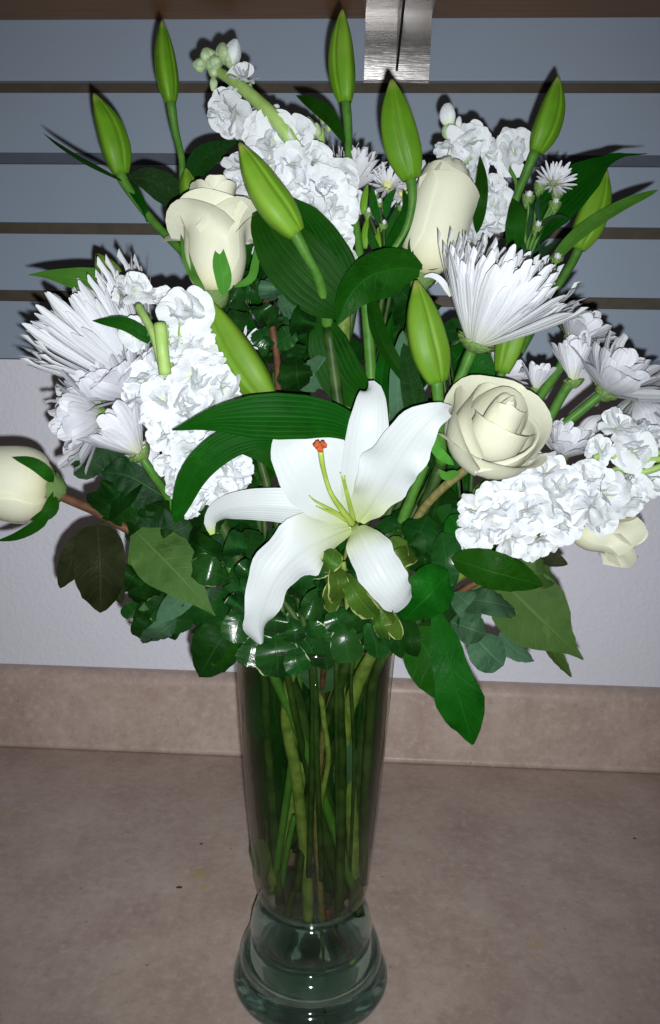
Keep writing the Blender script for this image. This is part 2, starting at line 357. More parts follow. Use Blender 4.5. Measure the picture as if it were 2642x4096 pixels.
sh = obj('wooden_shelf', box_mesh('wooden_shelf', XL, XR, WY - .24, WY - .001, 0, .02), M['shelf']); sh.location = (0, 0, zsh)
tag(sh, 'brown wooden shelf board above the grey slats', 'shelf')
pl = P(851, 100, WY)[0]; pr = P(1003, 100, WY)[0]; pb = P(925, 187, WY - .002)[2]
br = thing('metal_bracket', 'brushed steel bracket holding up the brown shelf', 'bracket', ((pl + pr) / 2, WY, zsh)); bx, by, bz = ORG[br]
v = []; hh = pb - bz; pfb = [(-.0032 - .011 * math.sin(q * 1.4), hh * (1 - q) - .0015 * q) for q in np.linspace(1, 0, 9)] + [(-.0032 + .0012, hh - .0022)]
hw = (pr - pl) / 2
v = [(x, y, z) for y, z in pfb for x in (-hw, hw)] + [(x, y + .002, z) for y, z in pfb for x in (-hw, hw)]
n_ = len(pfb); f = [(2 * i, 2 * i + 1, 2 * i + 3, 2 * i + 2) for i in range(n_ - 1)] + [(2 * n_ + 2 * i, 2 * n_ + 2 * i + 2, 2 * n_ + 2 * i + 3, 2 * n_ + 2 * i + 1) for i in range(n_ - 1)]
for i in range(n_ - 1):
    for e in (0, 1): f.append((2 * i + e, 2 * i + 2 + e, 2 * n_ + 2 * i + 2 + e, 2 * n_ + 2 * i + e))
obj('back_plate', mesh('back_plate', v, f, smooth=False), M['metal'], br)
obj('shelf_plate', box_mesh('shelf_plate', -hw, hw, -.20, -.006, -.003, -.0008), M['metal'], br)
v = [(x, y, z) for x in (-.0013, .0013) for y, z in ((-.0142, -.0035), (-.0045, pb - bz + .008), (-.19, -.0035))]
br.rotation_euler[2] = R(1.9)
obj('gusset', mesh('gusset', v, [(0, 1, 2), (3, 5, 4), (0, 3, 4, 1), (1, 4, 5, 2), (2, 5, 3, 0)], smooth=False), M['metal'], br)

# ------------------------------------------------------------------ the vase
def glass_mat(name, tint, edge, clear, ior=1.45, gl=(1, 1, 1), refr=0.0, rcol=(1, 1, 1), rough=.03):
    g = NT(name); lw = g.n('LayerWeight', {0: .5}); f0 = ((ior - 1) / (ior + 1)) ** 2
    fr = g.n('Math', {0: g.ma('MULTIPLY', g.ma('POWER', lw.outputs['Facing'], 5.0), 1 - f0), 1: f0}, operation='ADD')
    tcol = g.mix(g.ma('POWER', lw.outputs['Facing'], 4.0), tint, edge)
    sh = g.n('BsdfTransparent', {0: tcol})
    if refr: sh = g.n('MixShader', {0: refr, 1: sh, 2: g.n('BsdfGlass', {'Color': rcol, 'Roughness': rough, 'IOR': ior})})
    return g.done(g.n('MixShader', {0: g.ma('MULTIPLY', fr.outputs[0], clear), 1: sh, 2: g.n('BsdfGlossy', {'Color': gl, 'Roughness': rough})}))
M['glass'] = glass_mat('thin_clear_glass', (.895, .905, .87), (.55, .54, .48), .8)  # tint darkened to stand in for the lack of light inside the vase
M['basegl'] = glass_mat('thick_greenish_glass', (.80, .90, .885), (.50, .64, .62), .9, refr=.88, rcol=(.84, .955, .935), rough=.05)
M['water'] = glass_mat('water', (.88, .91, .84), (.84, .87, .79), .3, ior=1.33)
vs = thing('glass_vase', 'clear tapered glass vase with a ringed greenish foot, full of stems', 'vase', (0, 0, 0))
RIM = .2830
outer = [(.0585, RIM), (.0588, RIM - .0015), (.0583, RIM - .004), (.0573, .262), (.0540, .21), (.0500, .155), (.0462, .112), (.0436, .088), (.0415, .078), (.0385, .0715)]
inner = [(.0345, .0735), (.0385, .081), (.0410, .090), (.0437, .112), (.0475, .155), (.0515, .21), (.0550, .262), (.0562, RIM - .003), (.0572, RIM - .0004)]
bd = lathe('body', (outer + inner + [outer[0]])[::-1], M['glass'], vs, 96)
ft = [(.0340, .0735), (.0385, .0715), (.0400, .0695), (.0432, .064), (.0458, .056), (.0468, .049), (.0455, .0435), (.0436, .0405), (.0472, .0385), (.0520, .034), (.0545, .028), (.0546, .0225), (.0520, .0185), (.0550, .0165), (.0588, .0125), (.0602, .008), (.0596, .0035), (.0575, .0008), (.0525, .0003), (.035, .0022), (.0001, .0030),
      ]
fin = [(.0001, .0120), (.030, .0125), (.043, .016), (.0455, .024), (.043, .030), (.0415, .036), (.0395, .042), (.0385, .050), (.0365, .058), (.0342, .066), (.0336, .0725), (.0340, .0735)]
lathe('foot', (ft + fin)[::-1], M['basegl'], vs, 96)
M['rim'] = glass_mat('polished_rim_glass', (.86, .88, .86), (.6, .62, .6), 2.2, ior=1.7)
a_ = np.linspace(0, 2 * math.pi, 11); lathe('rim', [(.0578 + .0014 * math.cos(q), RIM + .0012 + .0014 * math.sin(q)) for q in a_], M['rim'], vs, 96)
wt = lathe('water', [(.0001, .0128), (.0295, .0133), (.0424, .0167), (.0447, .024), (.0424, .030), (.041, .036), (.0389, .042), (.0379, .050), (.0359, .058), (.0337, .066), (.0332, .0725), (.034, .0745), (.0380, .082), (.0405, .090), (.0432, .112), (.0470, .155), (.0510, .21), (.0544, .2605), (.0541, .2665), (.0001, .2660)], M['water'], None, 72)
tag(wt, 'clear water filling the glass vase almost to its rim', 'water')

# ------------------------------------------------------------------ builders for the plants
KST = [0]
def vase_path(start, r=.044, zend=None, ang=None):
    """from a point above the rim down through the vase to near its foot"""
    KST[0] += 1; rg = np.random.default_rng(100 + KST[0])
    p = np.asarray(start, float); a0 = math.atan2(p[1], p[0]) + rg.uniform(-1.3, 1.3); rr = r * rg.uniform(.75, 1.15)
    q = np.array([rr * math.cos(a0), rr * math.sin(a0), RIM - .004]); a = a0 + (math.pi if rg.uniform() < .4 else 0) + rg.uniform(-.6, .6); rb = rg.uniform(.020, .029) if KST[0] % 4 == 1 else rg.uniform(.024, .034)
    if KST[0] % 3 == 0:
        a0 = (0 if KST[0] % 2 else math.pi) + rg.uniform(-.45, .25); rr = rg.uniform(.047, .0515); a = a0 + rg.uniform(-.2, .2); rb = rg.uniform(.034, .0365)
    b = np.array([rb * math.cos(a), rb * math.sin(a), zend or (rg.uniform(.05, .066) if KST[0] % 4 == 1 else rg.uniform(.074, .11))])
    mid = p * .4 + q * .6; mid[2] = max(mid[2], RIM + .035); mid[:2] *= .95
    return [p, mid, q, (q + b) / 2 + np.array([*rg.normal(0, .003, 2), .01]), b]
def stem(parent, start, r=.0022, mat='stemdark', pre=None, zend=None, name='stem', path=None):
    pts = list(pre or []) + (path if path is not None else vase_path(start, zend=zend))
    k = 1 + .35 * math.sin(KST[0] * 2.3)
    return tube(name, pts, [r, r, r * k, r * k, r * k], M[mat], parent, sides=10, bump=.10, n=44)
def new_thing(name, label, cat, group, base=None):
    KST[0] += 0
    return thing(name, label, cat, base if base is not None else (0, 0, .08), group)
def bud(parent, tip, base, Yt, Yb, wpx, name='bud', mat='bud', label=None, curve=6, fat=(.52, .76, .92, 1.0, 1.0, .97, .90, .78, .60, .36, .10)):
    a, b = P(*base, Yb), P(*tip, Yt); mid = (a + b) / 2 + nz(np.cross(b - a, FWD)) * px(a, curve)
    p = spline([a, mid, b], 22); T, A, B = frames(p); sg = 36; w_ = px(mid, wpx) / 2; v = []; uv = []
    rt = np.interp(np.linspace(0, 1, 22), np.linspace(0, 1, len(fat)), fat)
    th0 = rng.uniform(0, 6.28)
    for i in range(22):
        for k in range(sg):
            th = 2 * math.pi * k / sg
            seam = sum(math.exp(-((((th - c + math.pi) % (2 * math.pi)) - math.pi) / .11) ** 2) for c in (0, 2.094, 4.189))
            rr = w_ * rt[i] * (1 + .07 * math.cos(3 * th + 3.14) + .03 * math.cos(6 * th) - .20 * seam * (1 if i > 1 else .3))
            v.append(p[i] + rr * (math.cos(th + th0) * A[i] + math.sin(th + th0) * B[i])); uv.append((k / sg, i / 21))
    f = grid(22, sg, True) + [tuple(range(sg))[::-1], tuple(range(21 * sg, 22 * sg))]
    o = obj(name, mesh(name, rel(parent, v), f, uv), M[mat], parent)
    if label: o['label'] = label
    return o
# --- chrysanthemum heads
def mum_petal(name, w, cup, curve, tipcurl, shape, n=9, m_=5, seed=0):
    rg = np.random.default_rng(seed); v = []; uv = []
    t = np.linspace(0, 1, n); wd = np.interp(t, np.linspace(0, 1, len(shape)), shape) * w / 2; b = rg.uniform(-.04, .04)
    for i in range(n):
        for s in np.linspace(-1, 1, m_):
            v.append((-curve * t[i] ** 2 - tipcurl * max(0, t[i] - .75) ** 2 * 8 - cup * w * s * s * (.4 + .6 * t[i]), s * wd[i] + b * t[i] ** 2, t[i] - .06 * s * s * (i == n - 1))); uv.append(((s + 1) / 2, t[i]))
    return mesh(name, v, grid(n, m_), uv)
SPID = [mum_petal('petal', w, .08, c, tc_, [.40, .52, .64, .76, .9, 1, 1, .62], 9, 5, i) for i, (w, c, tc_) in enumerate([(.105, .10, .06), (.115, .05, .03), (.10, .16, .09), (.11, .02, -.03)])]
SPOON = [mum_petal('petal', w, .09, c, tc_, [.4, .62, .8, .92, 1, 1, .96, .66], 9, 5, 9 + i) for i, (w, c, tc_) in enumerate([(.27, .10, .05), (.30, .04, -.03), (.26, .16, .08), (.28, -.03, 0)])]
for me in SPID: me.materials.append(M['spider'])
for me in SPOON: me.materials.append(M['mum'])
def calyx_mesh(r, h, seed=0):
    rg = np.random.default_rng(seed); v = []; seg = 20; zz = np.linspace(0, 1, 7)
    for i, z in enumerate(zz):
        for k in range(seg):
            a = 2 * math.pi * (k + .5 * (i % 2)) / seg; rr = r * (.28 + .72 * math.sin(z * 1.5)) * (1 + .09 * ((k % 2) * 2 - 1) * (z > .1))
            v.append((rr * math.cos(a), rr * math.sin(a), (z - 1) * h))
    return mesh('calyx', v, grid(7, seg, True) + [tuple(range(seg))[::-1]])
def head(parent, base, axis, L, layers, meshes, name='flower_head', r0=.12, sd=0, mat='calyx', calr=.16, calh=.12, jit=.07, wsc=1.0, label=None):
    """one flower head: its calyx is the part, each petal a sub-part.  base: world point where the petals start"""
    rg = random.Random(sd)
    me = calyx_mesh(L * calr, L * calh, sd); o = obj(name, me, M[mat], parent, axisM(rel(parent, base), axis, rg.uniform(0, 6)))
    if label: o['label'] = label
    for (n, th, lf) in layers:
        off = rg.uniform(0, 6.28)
        for k in range(n):
            a = off + 2 * math.pi * k / n + rg.gauss(0, jit); t_ = R(th) + rg.gauss(0, jit); l = L * lf * rg.uniform(.80, 1.07)
            me = meshes[rg.randrange(len(meshes))]
            Mx = Matrix.Rotation(a, 4, 'Z') @ Matrix.Translation((L * r0 * math.sin(R(th)) , 0, -L * .03 * (th / 60))) @ Matrix.Rotation(t_, 4, 'Y') @ Matrix.Rotation(rg.gauss(0, .15), 4, 'Z') @ Matrix.Diagonal((l, l * wsc * rg.uniform(.9, 1.12), l, 1))
            obj('petal', me, None, o, Mx)
    return o
# --- stock florets
def stock_petal(seed):
    rg = np.random.default_rng(seed); n, m_ = 9, 9; v = []; uv = []; ph = rg.uniform(0, 6.28, 4); am = rg.uniform(.03, .09); nw = rg.uniform(1.2, 2.4)
    wdt = [.16, .34, .62, .86, 1.0, 1.02, .92]; t = np.linspace(0, 1, n); wd = np.interp(t, np.linspace(0, 1, 7), wdt) * rg.uniform(.50, .62); cv = rg.uniform(-.05, .35); ntc = rg.uniform(.0, .10)
    for i in range(n):
        for s in np.linspace(-1, 1, m_):
            tt = t[i] * (1 - .16 * s * s) - ntc * math.exp(-(s / .25) ** 2) * t[i] ** 3
            x = -cv * tt ** 2 + .15 * tt + am * t[i] * (math.sin(nw * 3.1 * s + ph[0]) + .35 * math.sin(6.5 * s + ph[1]) * t[i]) + .05 * math.sin(5 * t[i] + ph[2])
            if t[i] > .8: x += rg.uniform(-.025, .025)
            v.append((x, s * wd[i], tt)); uv.append(((s + 1) / 2, t[i]))
    return mesh('petal', v, grid(n, m_), uv)
STP = [stock_petal(30 + i) for i in range(7)]
for me in STP: me.materials.append(M['stock'])
FCAL = calyx_mesh(.16, .34, 3)
def floret(parent, pos, d, L, sd, full=True, big=False):
    rg = random.Random(sd)
    o = obj('floret', FCAL, M['calyx'], parent, axisM(rel(parent, pos), d, rg.uniform(0, 6)) @ Matrix.Scale(L, 4))
    lay = [(5, 82, 1.0), (4, 58, .95), (3, 34, .8), (2, 12, .62)] if full else [(4, 78, 1.0), (4, 45, .85), (2, 15, .6)]
    if big: lay = [(5, 96, 1.15), (4, 68, 1.05), (3, 40, .9), (2, 16, .7)]
    for n_, th, lf in lay:
        off = rg.uniform(0, 6.28)
        for k in range(n_):
            a = off + 2 * math.pi * k / n_ + rg.gauss(0, .28); t_ = R(th) + rg.gauss(0, .24); l = lf * rg.uniform(.85, 1.12)
            Mx = Matrix.Rotation(a, 4, 'Z') @ Matrix.Rotation(t_, 4, 'Y') @ Matrix.Rotation(rg.gauss(0, .3), 4, 'Z') @ Matrix.Diagonal((l * rg.choice((1, -1, 1)), l * rg.uniform(.85, 1.15) * (1.12 if big else 1), l, 1))
            obj('petal', STP[rg.randrange(7)], None, o, Mx)
    return o
def florets(parent, lst, spine, sd=0, out=.9, front=.75, big=False):
    sp_ = spline([P(*q) for q in spine], 40)
    for i, (x, y, Y, s) in enumerate(lst):
        p = P(x, y, Y); q = sp_[np.argmin(np.linalg.norm(sp_ - p, axis=1))]; L = px(p, s) * .55
        d = nz(p - q) * out + nz(CAM - p) * front + rng.normal(0, .26, 3); d = nz(d)
        floret(parent, p - d * L * .35, d, L, sd * 100 + i, s > 60, big)
# --- roses
def rose_petal(parent, phi, A, rz, curl=.0, lip=.3, sd=0, n=14, m_=13, top=.28, spiral=.08, ruf=.02, drop=.3, tilt=0, shift=0.0):
    """petal in rose space: z up the axis, unit height; rz: (r,z) profile base to lip"""
    rg = np.random.default_rng(sd); ph = rg.uniform(0, 6.28, 3); pr_ = spline([(r, z) for r, z in rz], 40); v = []; uv = []
    for i in range(n):
        v_ = i / (n - 1)
        for s in np.linspace(-1, 1, m_):
            vm = 1 - top * abs(s) ** 2.4 + .03 * math.sin(3 * s + ph[0]) * abs(s)
            q = pr_[min(39, int(v_ * vm * 39))] * (1 - (v_ * vm * 39) % 1) + pr_[min(39, int(v_ * vm * 39) + 1)] * ((v_ * vm * 39) % 1)
            r, z = q; k = max(0, (v_ - .68) / .32)
            wv = .30 + .70 * min(1, v_ * 2.2) ** .7
            r = r * (1 + spiral * s) + curl * k ** 2 * (.75 + .5 * abs(s)) + ruf * math.sin(4 * s + ph[1]) * k
            z = z - curl * drop * k ** 2 * (1 + lip * abs(s)) + ruf * .6 * math.sin(5 * s + ph[2]) * k
            a = phi + A * s * wv
            v.append((r * math.cos(a) + shift * v_ * math.cos(phi), r * math.sin(a) + shift * v_ * math.sin(phi), z)); uv.append(((s + 1) / 2, v_))
    return mesh('petal', v, grid(n, m_), uv)
def rose(parent, base, axis, H, petals, roll=0, sepals=5, sw=.10, sl=.55, mat='rose', calyx_r=.14, sdir=None):
    o = obj('flower_head', calyx_mesh(calyx_r, .17, 5), M['calyx'], parent, axisM(rel(parent, base), axis, roll) @ Matrix.Scale(H, 4))
    for i, k in enumerate(petals):
        obj('petal', rose_petal(o, sd=i + int(H * 1e5), **k), M[mat], o)
    return o
def sepal(parent, spx, w, mat='lilyleaf_light', **k): return blade('sepal', spx, w, M[mat], parent, n=12, m_=5, **{**dict(shape='lance', fold=.2), **k})
def leaf_cluster(parent, lst, mat, shape='obov', sd=0, **k):
    for i, q in enumerate(lst):
        (bx_, by_), (tx, ty), Y0, Y1, w_ = q[:5]; mt = q[5] if len(q) > 5 else mat; kk = dict(k); kk.update(q[6] if len(q) > 6 else {})
        rg = np.random.default_rng(sd * 50 + i); mx, my = (bx_ + tx) / 2 + rg.normal(0, 5), (by_ + ty) / 2 + rg.normal(0, 5)
        kk.setdefault('face', rg.uniform(-.55, .55)); kk.setdefault('cup', rg.uniform(-.3, .25)); kk.setdefault('twist', rg.uniform(-.5, .5)); kk.setdefault('fold', rg.uniform(.05, .25)); kk.setdefault('wave', .03)
        bow = kk.pop('bow', rg.uniform(-.02, .032))
        blade('leaf', [(bx_, by_, Y0), (mx, my, (Y0 + Y1) / 2 - bow), (tx, ty, Y1)], w_, M[mt], parent, shape=kk.pop('shape', shape), seed=sd * 50 + i, **kk)
part_box('slot_insert', sw, plain('blue_grey_strip', (.075, .085, .12), (.09, .10, .14), .5, 40, .1), XL, XR, WY + .004, WY + .0095, zs - PIT - .0110, zs - PIT - .0002)
GL, GR, GC, GS, GF = 'lily stalks in the bouquet', 'cream roses in the bouquet', 'white chrysanthemums in the bouquet', 'white stock stems in the bouquet', 'leafy sprigs in the bouquet'
def pp(*l): return [P(*q) for q in l]
def LB(parent, spx, w, mat='lilyleaf', **k): return blade('leaf', spx, w, M[mat], parent, **{**dict(shape='lily', n=22, m_=9, fold=.16, wave=.012, wfreq=2), **k})
def vp(*l): return pp(*l)

# ---- lily A: the open bloom
t = new_thing('lily_stalk', 'open white lily with an orange stigma, broad glossy leaf lying above it', 'lily', GL)
lily_stem = vp((826, 1222, -.080), (800, 1330, -.045), (700, 1500, -.035), (668, 1660, -.034), (690, 1800, -.034), (706, 1940, -.032), (716, 2050, -.028), (719, 2150, -.022))
tube('stem', lily_stem, [.003, .0035, .0038, .0042, .0044, .0044, .0044, .0044], M['stemolive'], t, bump=.04, n=50, sides=12)
def LP(spx, w, wl, mat='lily', **k):
    return blade('petal', spx, w, M[mat], t, n=30, m_=15, wl=wl, **{**dict(fold=.02, cup=-.22, rib=.035), **k})
LP([(824, 1216, -.082), (786, 1160, -.104), (735, 1090, -.118), (690, 1035, -.121), (665, 990, -.112)], 190, [.20, .55, .85, 1.0, .95, .7, .2], cup=.16, wave=.012, wfreq=2, seed=1)
LP([(830, 1214, -.080), (842, 1130, -.104), (855, 1030, -.119), (864, 955, -.119), (866, 912, -.108), (858, 905, -.098)], 104, [.35, .72, .9, 1.0, .98, .9, .66, .30], cup=.30, wave=.012, wfreq=1.5, seed=2)
LP([(836, 1216, -.080), (872, 1155, -.106), (925, 1065, -.126), (975, 1000, -.135), (1015, 965, -.134), (1046, 957, -.124)], 140, [.22, .62, .92, 1.0, .9, .62, .16], cup=.12, wave=.07, wfreq=2.6, ew=.07, seed=3, face=-.25)
LP([(818, 1222, -.080), (740, 1192, -.103), (660, 1182, -.112), (580, 1180, -.111), (520, 1190, -.102), (492, 1216, -.092), (497, 1246, -.088)], 86, [.3, .7, .95, 1.0, .92, .8, .55, .15], 'lilytip', cup=-.30, wave=.012, seed=4, face=.3)
LP([(822, 1228, -.080), (768, 1245, -.106), (700, 1276, -.126), (645, 1335, -.137), (614, 1400, -.136), (600, 1455, -.128), (609, 1502, -.119)], 146, [.22, .55, .9, 1.0, .84, .66, .56, .50, .12], cup=-.24, wave=.07, wfreq=2.2, ew=.10, seed=5, face=.2)
LP([(834, 1228, -.080), (850, 1262, -.108), (880, 1318, -.124), (912, 1372, -.127), (934, 1398, -.120), (948, 1412, -.110)], 108, [.35, .75, .95, 1.0, .98, .92, .8, .55], cup=-.26, wave=.03, wfreq=2.4, ew=.05, seed=6)
tube('pistil', pp((822, 1222, -.086), (800, 1192, -.110), (772, 1150, -.128), (755, 1095, -.140), (748, 1050, -.146)), [.0026, .0020, .0015, .0014, .0018], M['filament'], t)
v = []
sg = P(747, 1040, -.147)
bmS = []; fcs = []
for q_ in range(3):
    c_ = sg + (RT * math.cos(q_ * 2.1 + .5) + UPV * .8 * math.sin(q_ * 2.1 + .5)) * px(sg, 7.5) - FWD * .001 * q_
    for i in range(7):
        for k in range(10):
            th, ph = math.pi * i / 6, 2 * math.pi * k / 10; rr = px(sg, 9.5) * (1 + .22 * math.sin(3 * ph + q_ + i))
            bmS.append(c_ + rr * (math.sin(th) * math.cos(ph) * RT + math.sin(th) * math.sin(ph) * UPV - .8 * math.cos(th) * FWD))
    fcs += [tuple(x + q_ * 70 for x in f_) for f_ in grid(7, 10, True)]
obj('stigma', mesh('stigma', rel(t, bmS), fcs), M['stigma'], t)
for a in ([(822, 1218, -.086), (775, 1190, -.112), (735, 1168, -.124), (722, 1156, -.128)], [(824, 1214, -.086), (812, 1165, -.112), (800, 1120, -.128), (794, 1102, -.131)], [(826, 1214, -.086), (816, 1170, -.110), (806, 1128, -.124), (804, 1110, -.128)], [(822, 1222, -.086), (784, 1200, -.110), (748, 1185, -.120), (738, 1180, -.122)], [(822, 1222, -.086), (808, 1205, -.105), (792, 1190, -.112)]):
    tube('filament', pp(*a), [.0016, .0012, .0009, .0004], M['filament'], t)
LB(t, [(830, 1002, -.115), (760, 978, -.128), (640, 972, -.142), (500, 978, -.146), (402, 1003, -.138)], 112, wl=[.55, .75, .95, 1, .9, .62, .3, .02], fold=.12, face=-.25)
LB(t, [(700, 1030, -.105), (600, 1018, -.124), (520, 1042, -.13), (450, 1110, -.13), (408, 1222, -.118)], 72, fold=.2)
LB(t, [(690, 1120, -.09), (625, 1062, -.112), (560, 1040, -.115), (528, 1046, -.11)], 46, fold=.2)

# ---- lily B: two tall buds at the top centre
t = new_thing('lily_stalk', 'lily stalk with two tall green buds in the middle, tallest bud of all', 'lily', GL)
tube('stem', pp((868, 905, -.02), (858, 760, -.018), (843, 620, -.01), (830, 520, .0), (815, 400, .005), (812, 300, .008), (806, 234, .008)), [.0042, .0040, .0034, .0028, .0026, .0026, .0034], M['stem'], t, n=40)
tube('pedicel', pp((850, 690, -.018), (900, 610, -.03), (945, 540, -.036), (962, 470, -.04), (958, 412, -.04)), [.0028, .0028, .0026, .0026, .0036], M['stem'], t, n=24)
stem(t, P(868, 900, -.02), .0042)
bud(t, (799, 22), (806, 238), .01, .008, 62, curve=4); bud(t, (914, 186), (960, 418), -.048, -.04, 84, curve=8)
LB(t, [(806, 335, .004), (775, 280, .006), (735, 245, .015), (690, 222, .03)], 34, shape='lance')
LB(t, [(870, 640, -.032), (905, 600, -.034), (950, 500, -.03), (940, 440, -.01)], 46, 'green', shape='lance', face=.6)
LB(t, [(846, 930, -.02), (800, 880, -.03), (765, 800, -.034), (745, 725, -.03)], 108, wl=[.6, .9, 1, 1, .9, .6, .15], face=.2)
blade('leaf', [(980, 630, -.04), (930, 625, -.05), (860, 645, -.06), (815, 690, -.065), (786, 757, -.06)], 118, M['green'], t, n=20, m_=9, wl=[.25, .8, 1.0, .95, .75, .45, .05], fold=.35, face=.35)
LB(t, [(865, 690, -.03), (885, 780, -.045), (930, 860, -.05), (980, 922, -.045)], 42, shape='strap', face=.5)
for (a, b, c, d) in ((848, 500, 858, 430), (852, 580, 858, 505), (886, 600, 882, 530)):
    bud(t, (c, d), (a, b), .0, .0, 18, curve=2, label='small narrow unopened bud')

# ---- lily C: leftmost tall bud
t = new_thing('lily_stalk', 'lily stalk with the leftmost tall green bud and a thin curling leaf', 'lily', GL)
tube('stem', pp((470, 640, -.01), (430, 590, -.0), (370, 530, .01), (320, 470, .012), (290, 425, .012), (280, 402, .012)), [.004, .0034, .003, .003, .003, .0042], M['stem'], t, n=30)
stem(t, P(470, 640, -.01), .0042)
bud(t, (219, 219), (282, 406), .008, .012, 68, curve=-8)
LB(t, [(290, 425, .010), (250, 402, .0), (190, 370, -.0), (130, 332, .005), (98, 308, .01)], 24, shape='lance', face=1.1, mat='lilyleaf')
LB(t, [(295, 420, .016), (318, 455, .010), (338, 490, .008), (344, 522, .012)], 26, shape='lance', face=.5)
LB(t, [(300, 415, .03), (350, 420, .035), (410, 460, .04), (455, 530, .04)], 70, 'dark', wl=[.2, .75, 1, .9, .55, .1])

# ---- lily D: tall bud beside stock top
t = new_thing('lily_stalk', 'lily stalk with a tall bud on a bare stem, left of the white stock tip', 'lily', GL)
tube('stem', pp((500, 660, .0), (455, 540, .02), (428, 440, .025), (424, 370, .026), (408, 300, .025), (398, 232, .022)), [.0036, .003, .0024, .0023, .0026, .0036], M['stem'], t, n=30)
stem(t, P(500, 660, .0), .004)
bud(t, (378, 48), (398, 238), .022, .022, 52, curve=3)
bud(t, (434, 392), (452, 482), .012, .016, 46, curve=3, label='short bud tucked behind the rose')
LB(t, [(440, 420, .035), (470, 375, .04), (510, 348, .045), (560, 325, .05)], 56, 'dark', wl=[.3, .9, 1, .8, .35, .05])

# ---- lily E: leaning bud in front with a big leaf behind it
t = new_thing('lily_stalk', 'lily stalk with a fat leaning bud lying over its own broad dark leaf', 'lily', GL)
tube('stem', pp((765, 760, -.03), (745, 655, -.062), (715, 595, -.076), (686, 540, -.084)), [.0042, .0036, .003, .0042], M['stem'], t, n=22)
stem(t, P(765, 760, -.03), .0042)
bud(t, (559, 334), (692, 546), -.092, -.084, 84, curve=10)
LB(t, [(815, 728, -.045), (770, 690, -.055), (690, 610, -.062), (630, 530, -.06), (598, 470, -.05)], 150, wl=[.25, .8, 1.0, 1.0, .85, .55, .1], fold=.14)
LB(t, [(810, 735, -.045), (790, 640, -.05), (735, 540, -.05), (672, 460, -.045)], 100, wl=[.3, .9, 1.0, .9, .65, .1], fold=-.2, face=.4)

# ---- lily F: upper right bud
t = new_thing('lily_stalk', 'lily stalk with a leaning bud at the upper right beside white stock florets', 'lily', GL)
tube('stem', pp((1150, 760, .02), (1185, 600, .025), (1200, 480, .022), (1225, 410, .02), (1250, 350, .018)), [.004, .0032, .0028, .0028, .0036], M['stem'], t, n=26)
stem(t, P(1150, 760, .02), .0042)
bud(t, (1302, 178), (1250, 354), .016, .018, 64, curve=-7)
bud(t, (1234, 615), (1172, 868), -.0, -.0, 66, curve=-4, label='bud half hidden behind the needle chrysanthemum')
tube('pedicel', pp((1120, 1000, .0), (1150, 920, .0), (1172, 866, .0)), .003, M['stem'], t)
LB(t, [(1112, 545, .0), (1120, 480, -.02), (1124, 420, -.02), (1120, 362, -.01)], 32, 'lilyleaf', shape='lance')
LB(t, [(1200, 590, .01), (1202, 540, .0), (1205, 500, .0), (1195, 462, .01)], 46, 'green', shape='lance')
# ---- lily G: far right
t = new_thing('lily_stalk', 'rightmost lily stalk, its bud behind a wide dark leaf and a narrow arching leaf', 'lily', GL)
tube('stem', pp((1210, 820, .03), (1280, 700, .05), (1330, 620, .055), (1352, 575, .055)), [.004, .0034, .003, .0036], M['stem'], t, n=20)
stem(t, P(1210, 820, .03), .004)
bud(t, (1414, 396), (1346, 580), .055, .055, 70, curve=-5)
LB(t, [(1205, 580, .03), (1270, 500, .038), (1350, 425, .042), (1430, 368, .05), (1510, 358, .06)], 112, wl=[.35, .8, 1.0, .95, .72, .25, .06, .02], face=.3, fold=.2)
LB(t, [(1286, 612, .03), (1350, 545, .03), (1440, 485, .035), (1536, 442, .04)], 34, 'lilyleaf_light', shape='strap', face=.4)
LB(t, [(1180, 770, .03), (1240, 740, .04), (1290, 735, .045), (1320, 775, .045)], 34, 'dark', shape='strap')
# ---- lily H: left low leaf and small bud
t = new_thing('lily_stalk', 'lily stalk at the left with a pale pointed leaf and a small yellowish bud', 'lily', GL)
tube('stem', pp((420, 860, -.0), (360, 760, .01), (300, 690, .018), (272, 650, .02)), [.004, .0034, .003, .003], M['stem'], t, n=18)
stem(t, P(420, 860, .0), .004)
bud(t, (226, 592), (280, 660), .022, .02, 50, curve=4)
LB(t, [(305, 690, .018), (262, 664, .012), (180, 650, .01), (110, 640, .012), (66, 641, .015)], 62, 'lilyleaf_light', wl=[.6, .95, 1.0, .85, .55, .25, .02], fold=.12, face=-.2)
LB(t, [(395, 810, -.08), (345, 785, -.10), (290, 755, -.105), (215, 748, -.09)], 34, shape='lance', mat='green')
# ---- lily I: the big pale bud beside the left stock
t = new_thing('lily_stalk', 'lily stalk with the largest pale ridged bud, half hidden by the left stock', 'lily', GL)
tube('stem', pp((700, 1040, -.05), (660, 980, -.062), (628, 930, -.066)), [.0042, .004, .005], M['stem'], t, n=12)
stem(t, P(700, 1040, -.05), .0042)
bud(t, (478, 690), (632, 940), -.065, -.066, 88, curve=6)
# ---- lily J: bud at right of centre
t = new_thing('lily_stalk', 'lily stalk with a single bud standing right above the lily bloom', 'lily', GL)
tube('stem', pp((1030, 1080, -.05), (1026, 980, -.07), (1022, 925, -.078), (1018, 884, -.08)), [.0042, .0038, .0034, .0042], M['stem'], t, n=16)
stem(t, P(1030, 1080, -.05), .004)
bud(t, (970, 654), (1020, 892), -.082, -.08, 90, curve=5)
LB(t, [(1010, 1090, -.05), (985, 1000, -.06), (960, 900, -.055), (942, 800, -.045)], 60, 'dark', shape='strap')
LB(t, [(930, 1000, -.03), (928, 930, -.035), (930, 850, -.035), (940, 770, -.03)], 42, 'grey', shape='strap')
LB(t, [(900, 1010, -.03), (890, 900, -.03), (905, 800, -.03), (915, 730, -.025)], 44, 'green', shape='strap', face=.7)

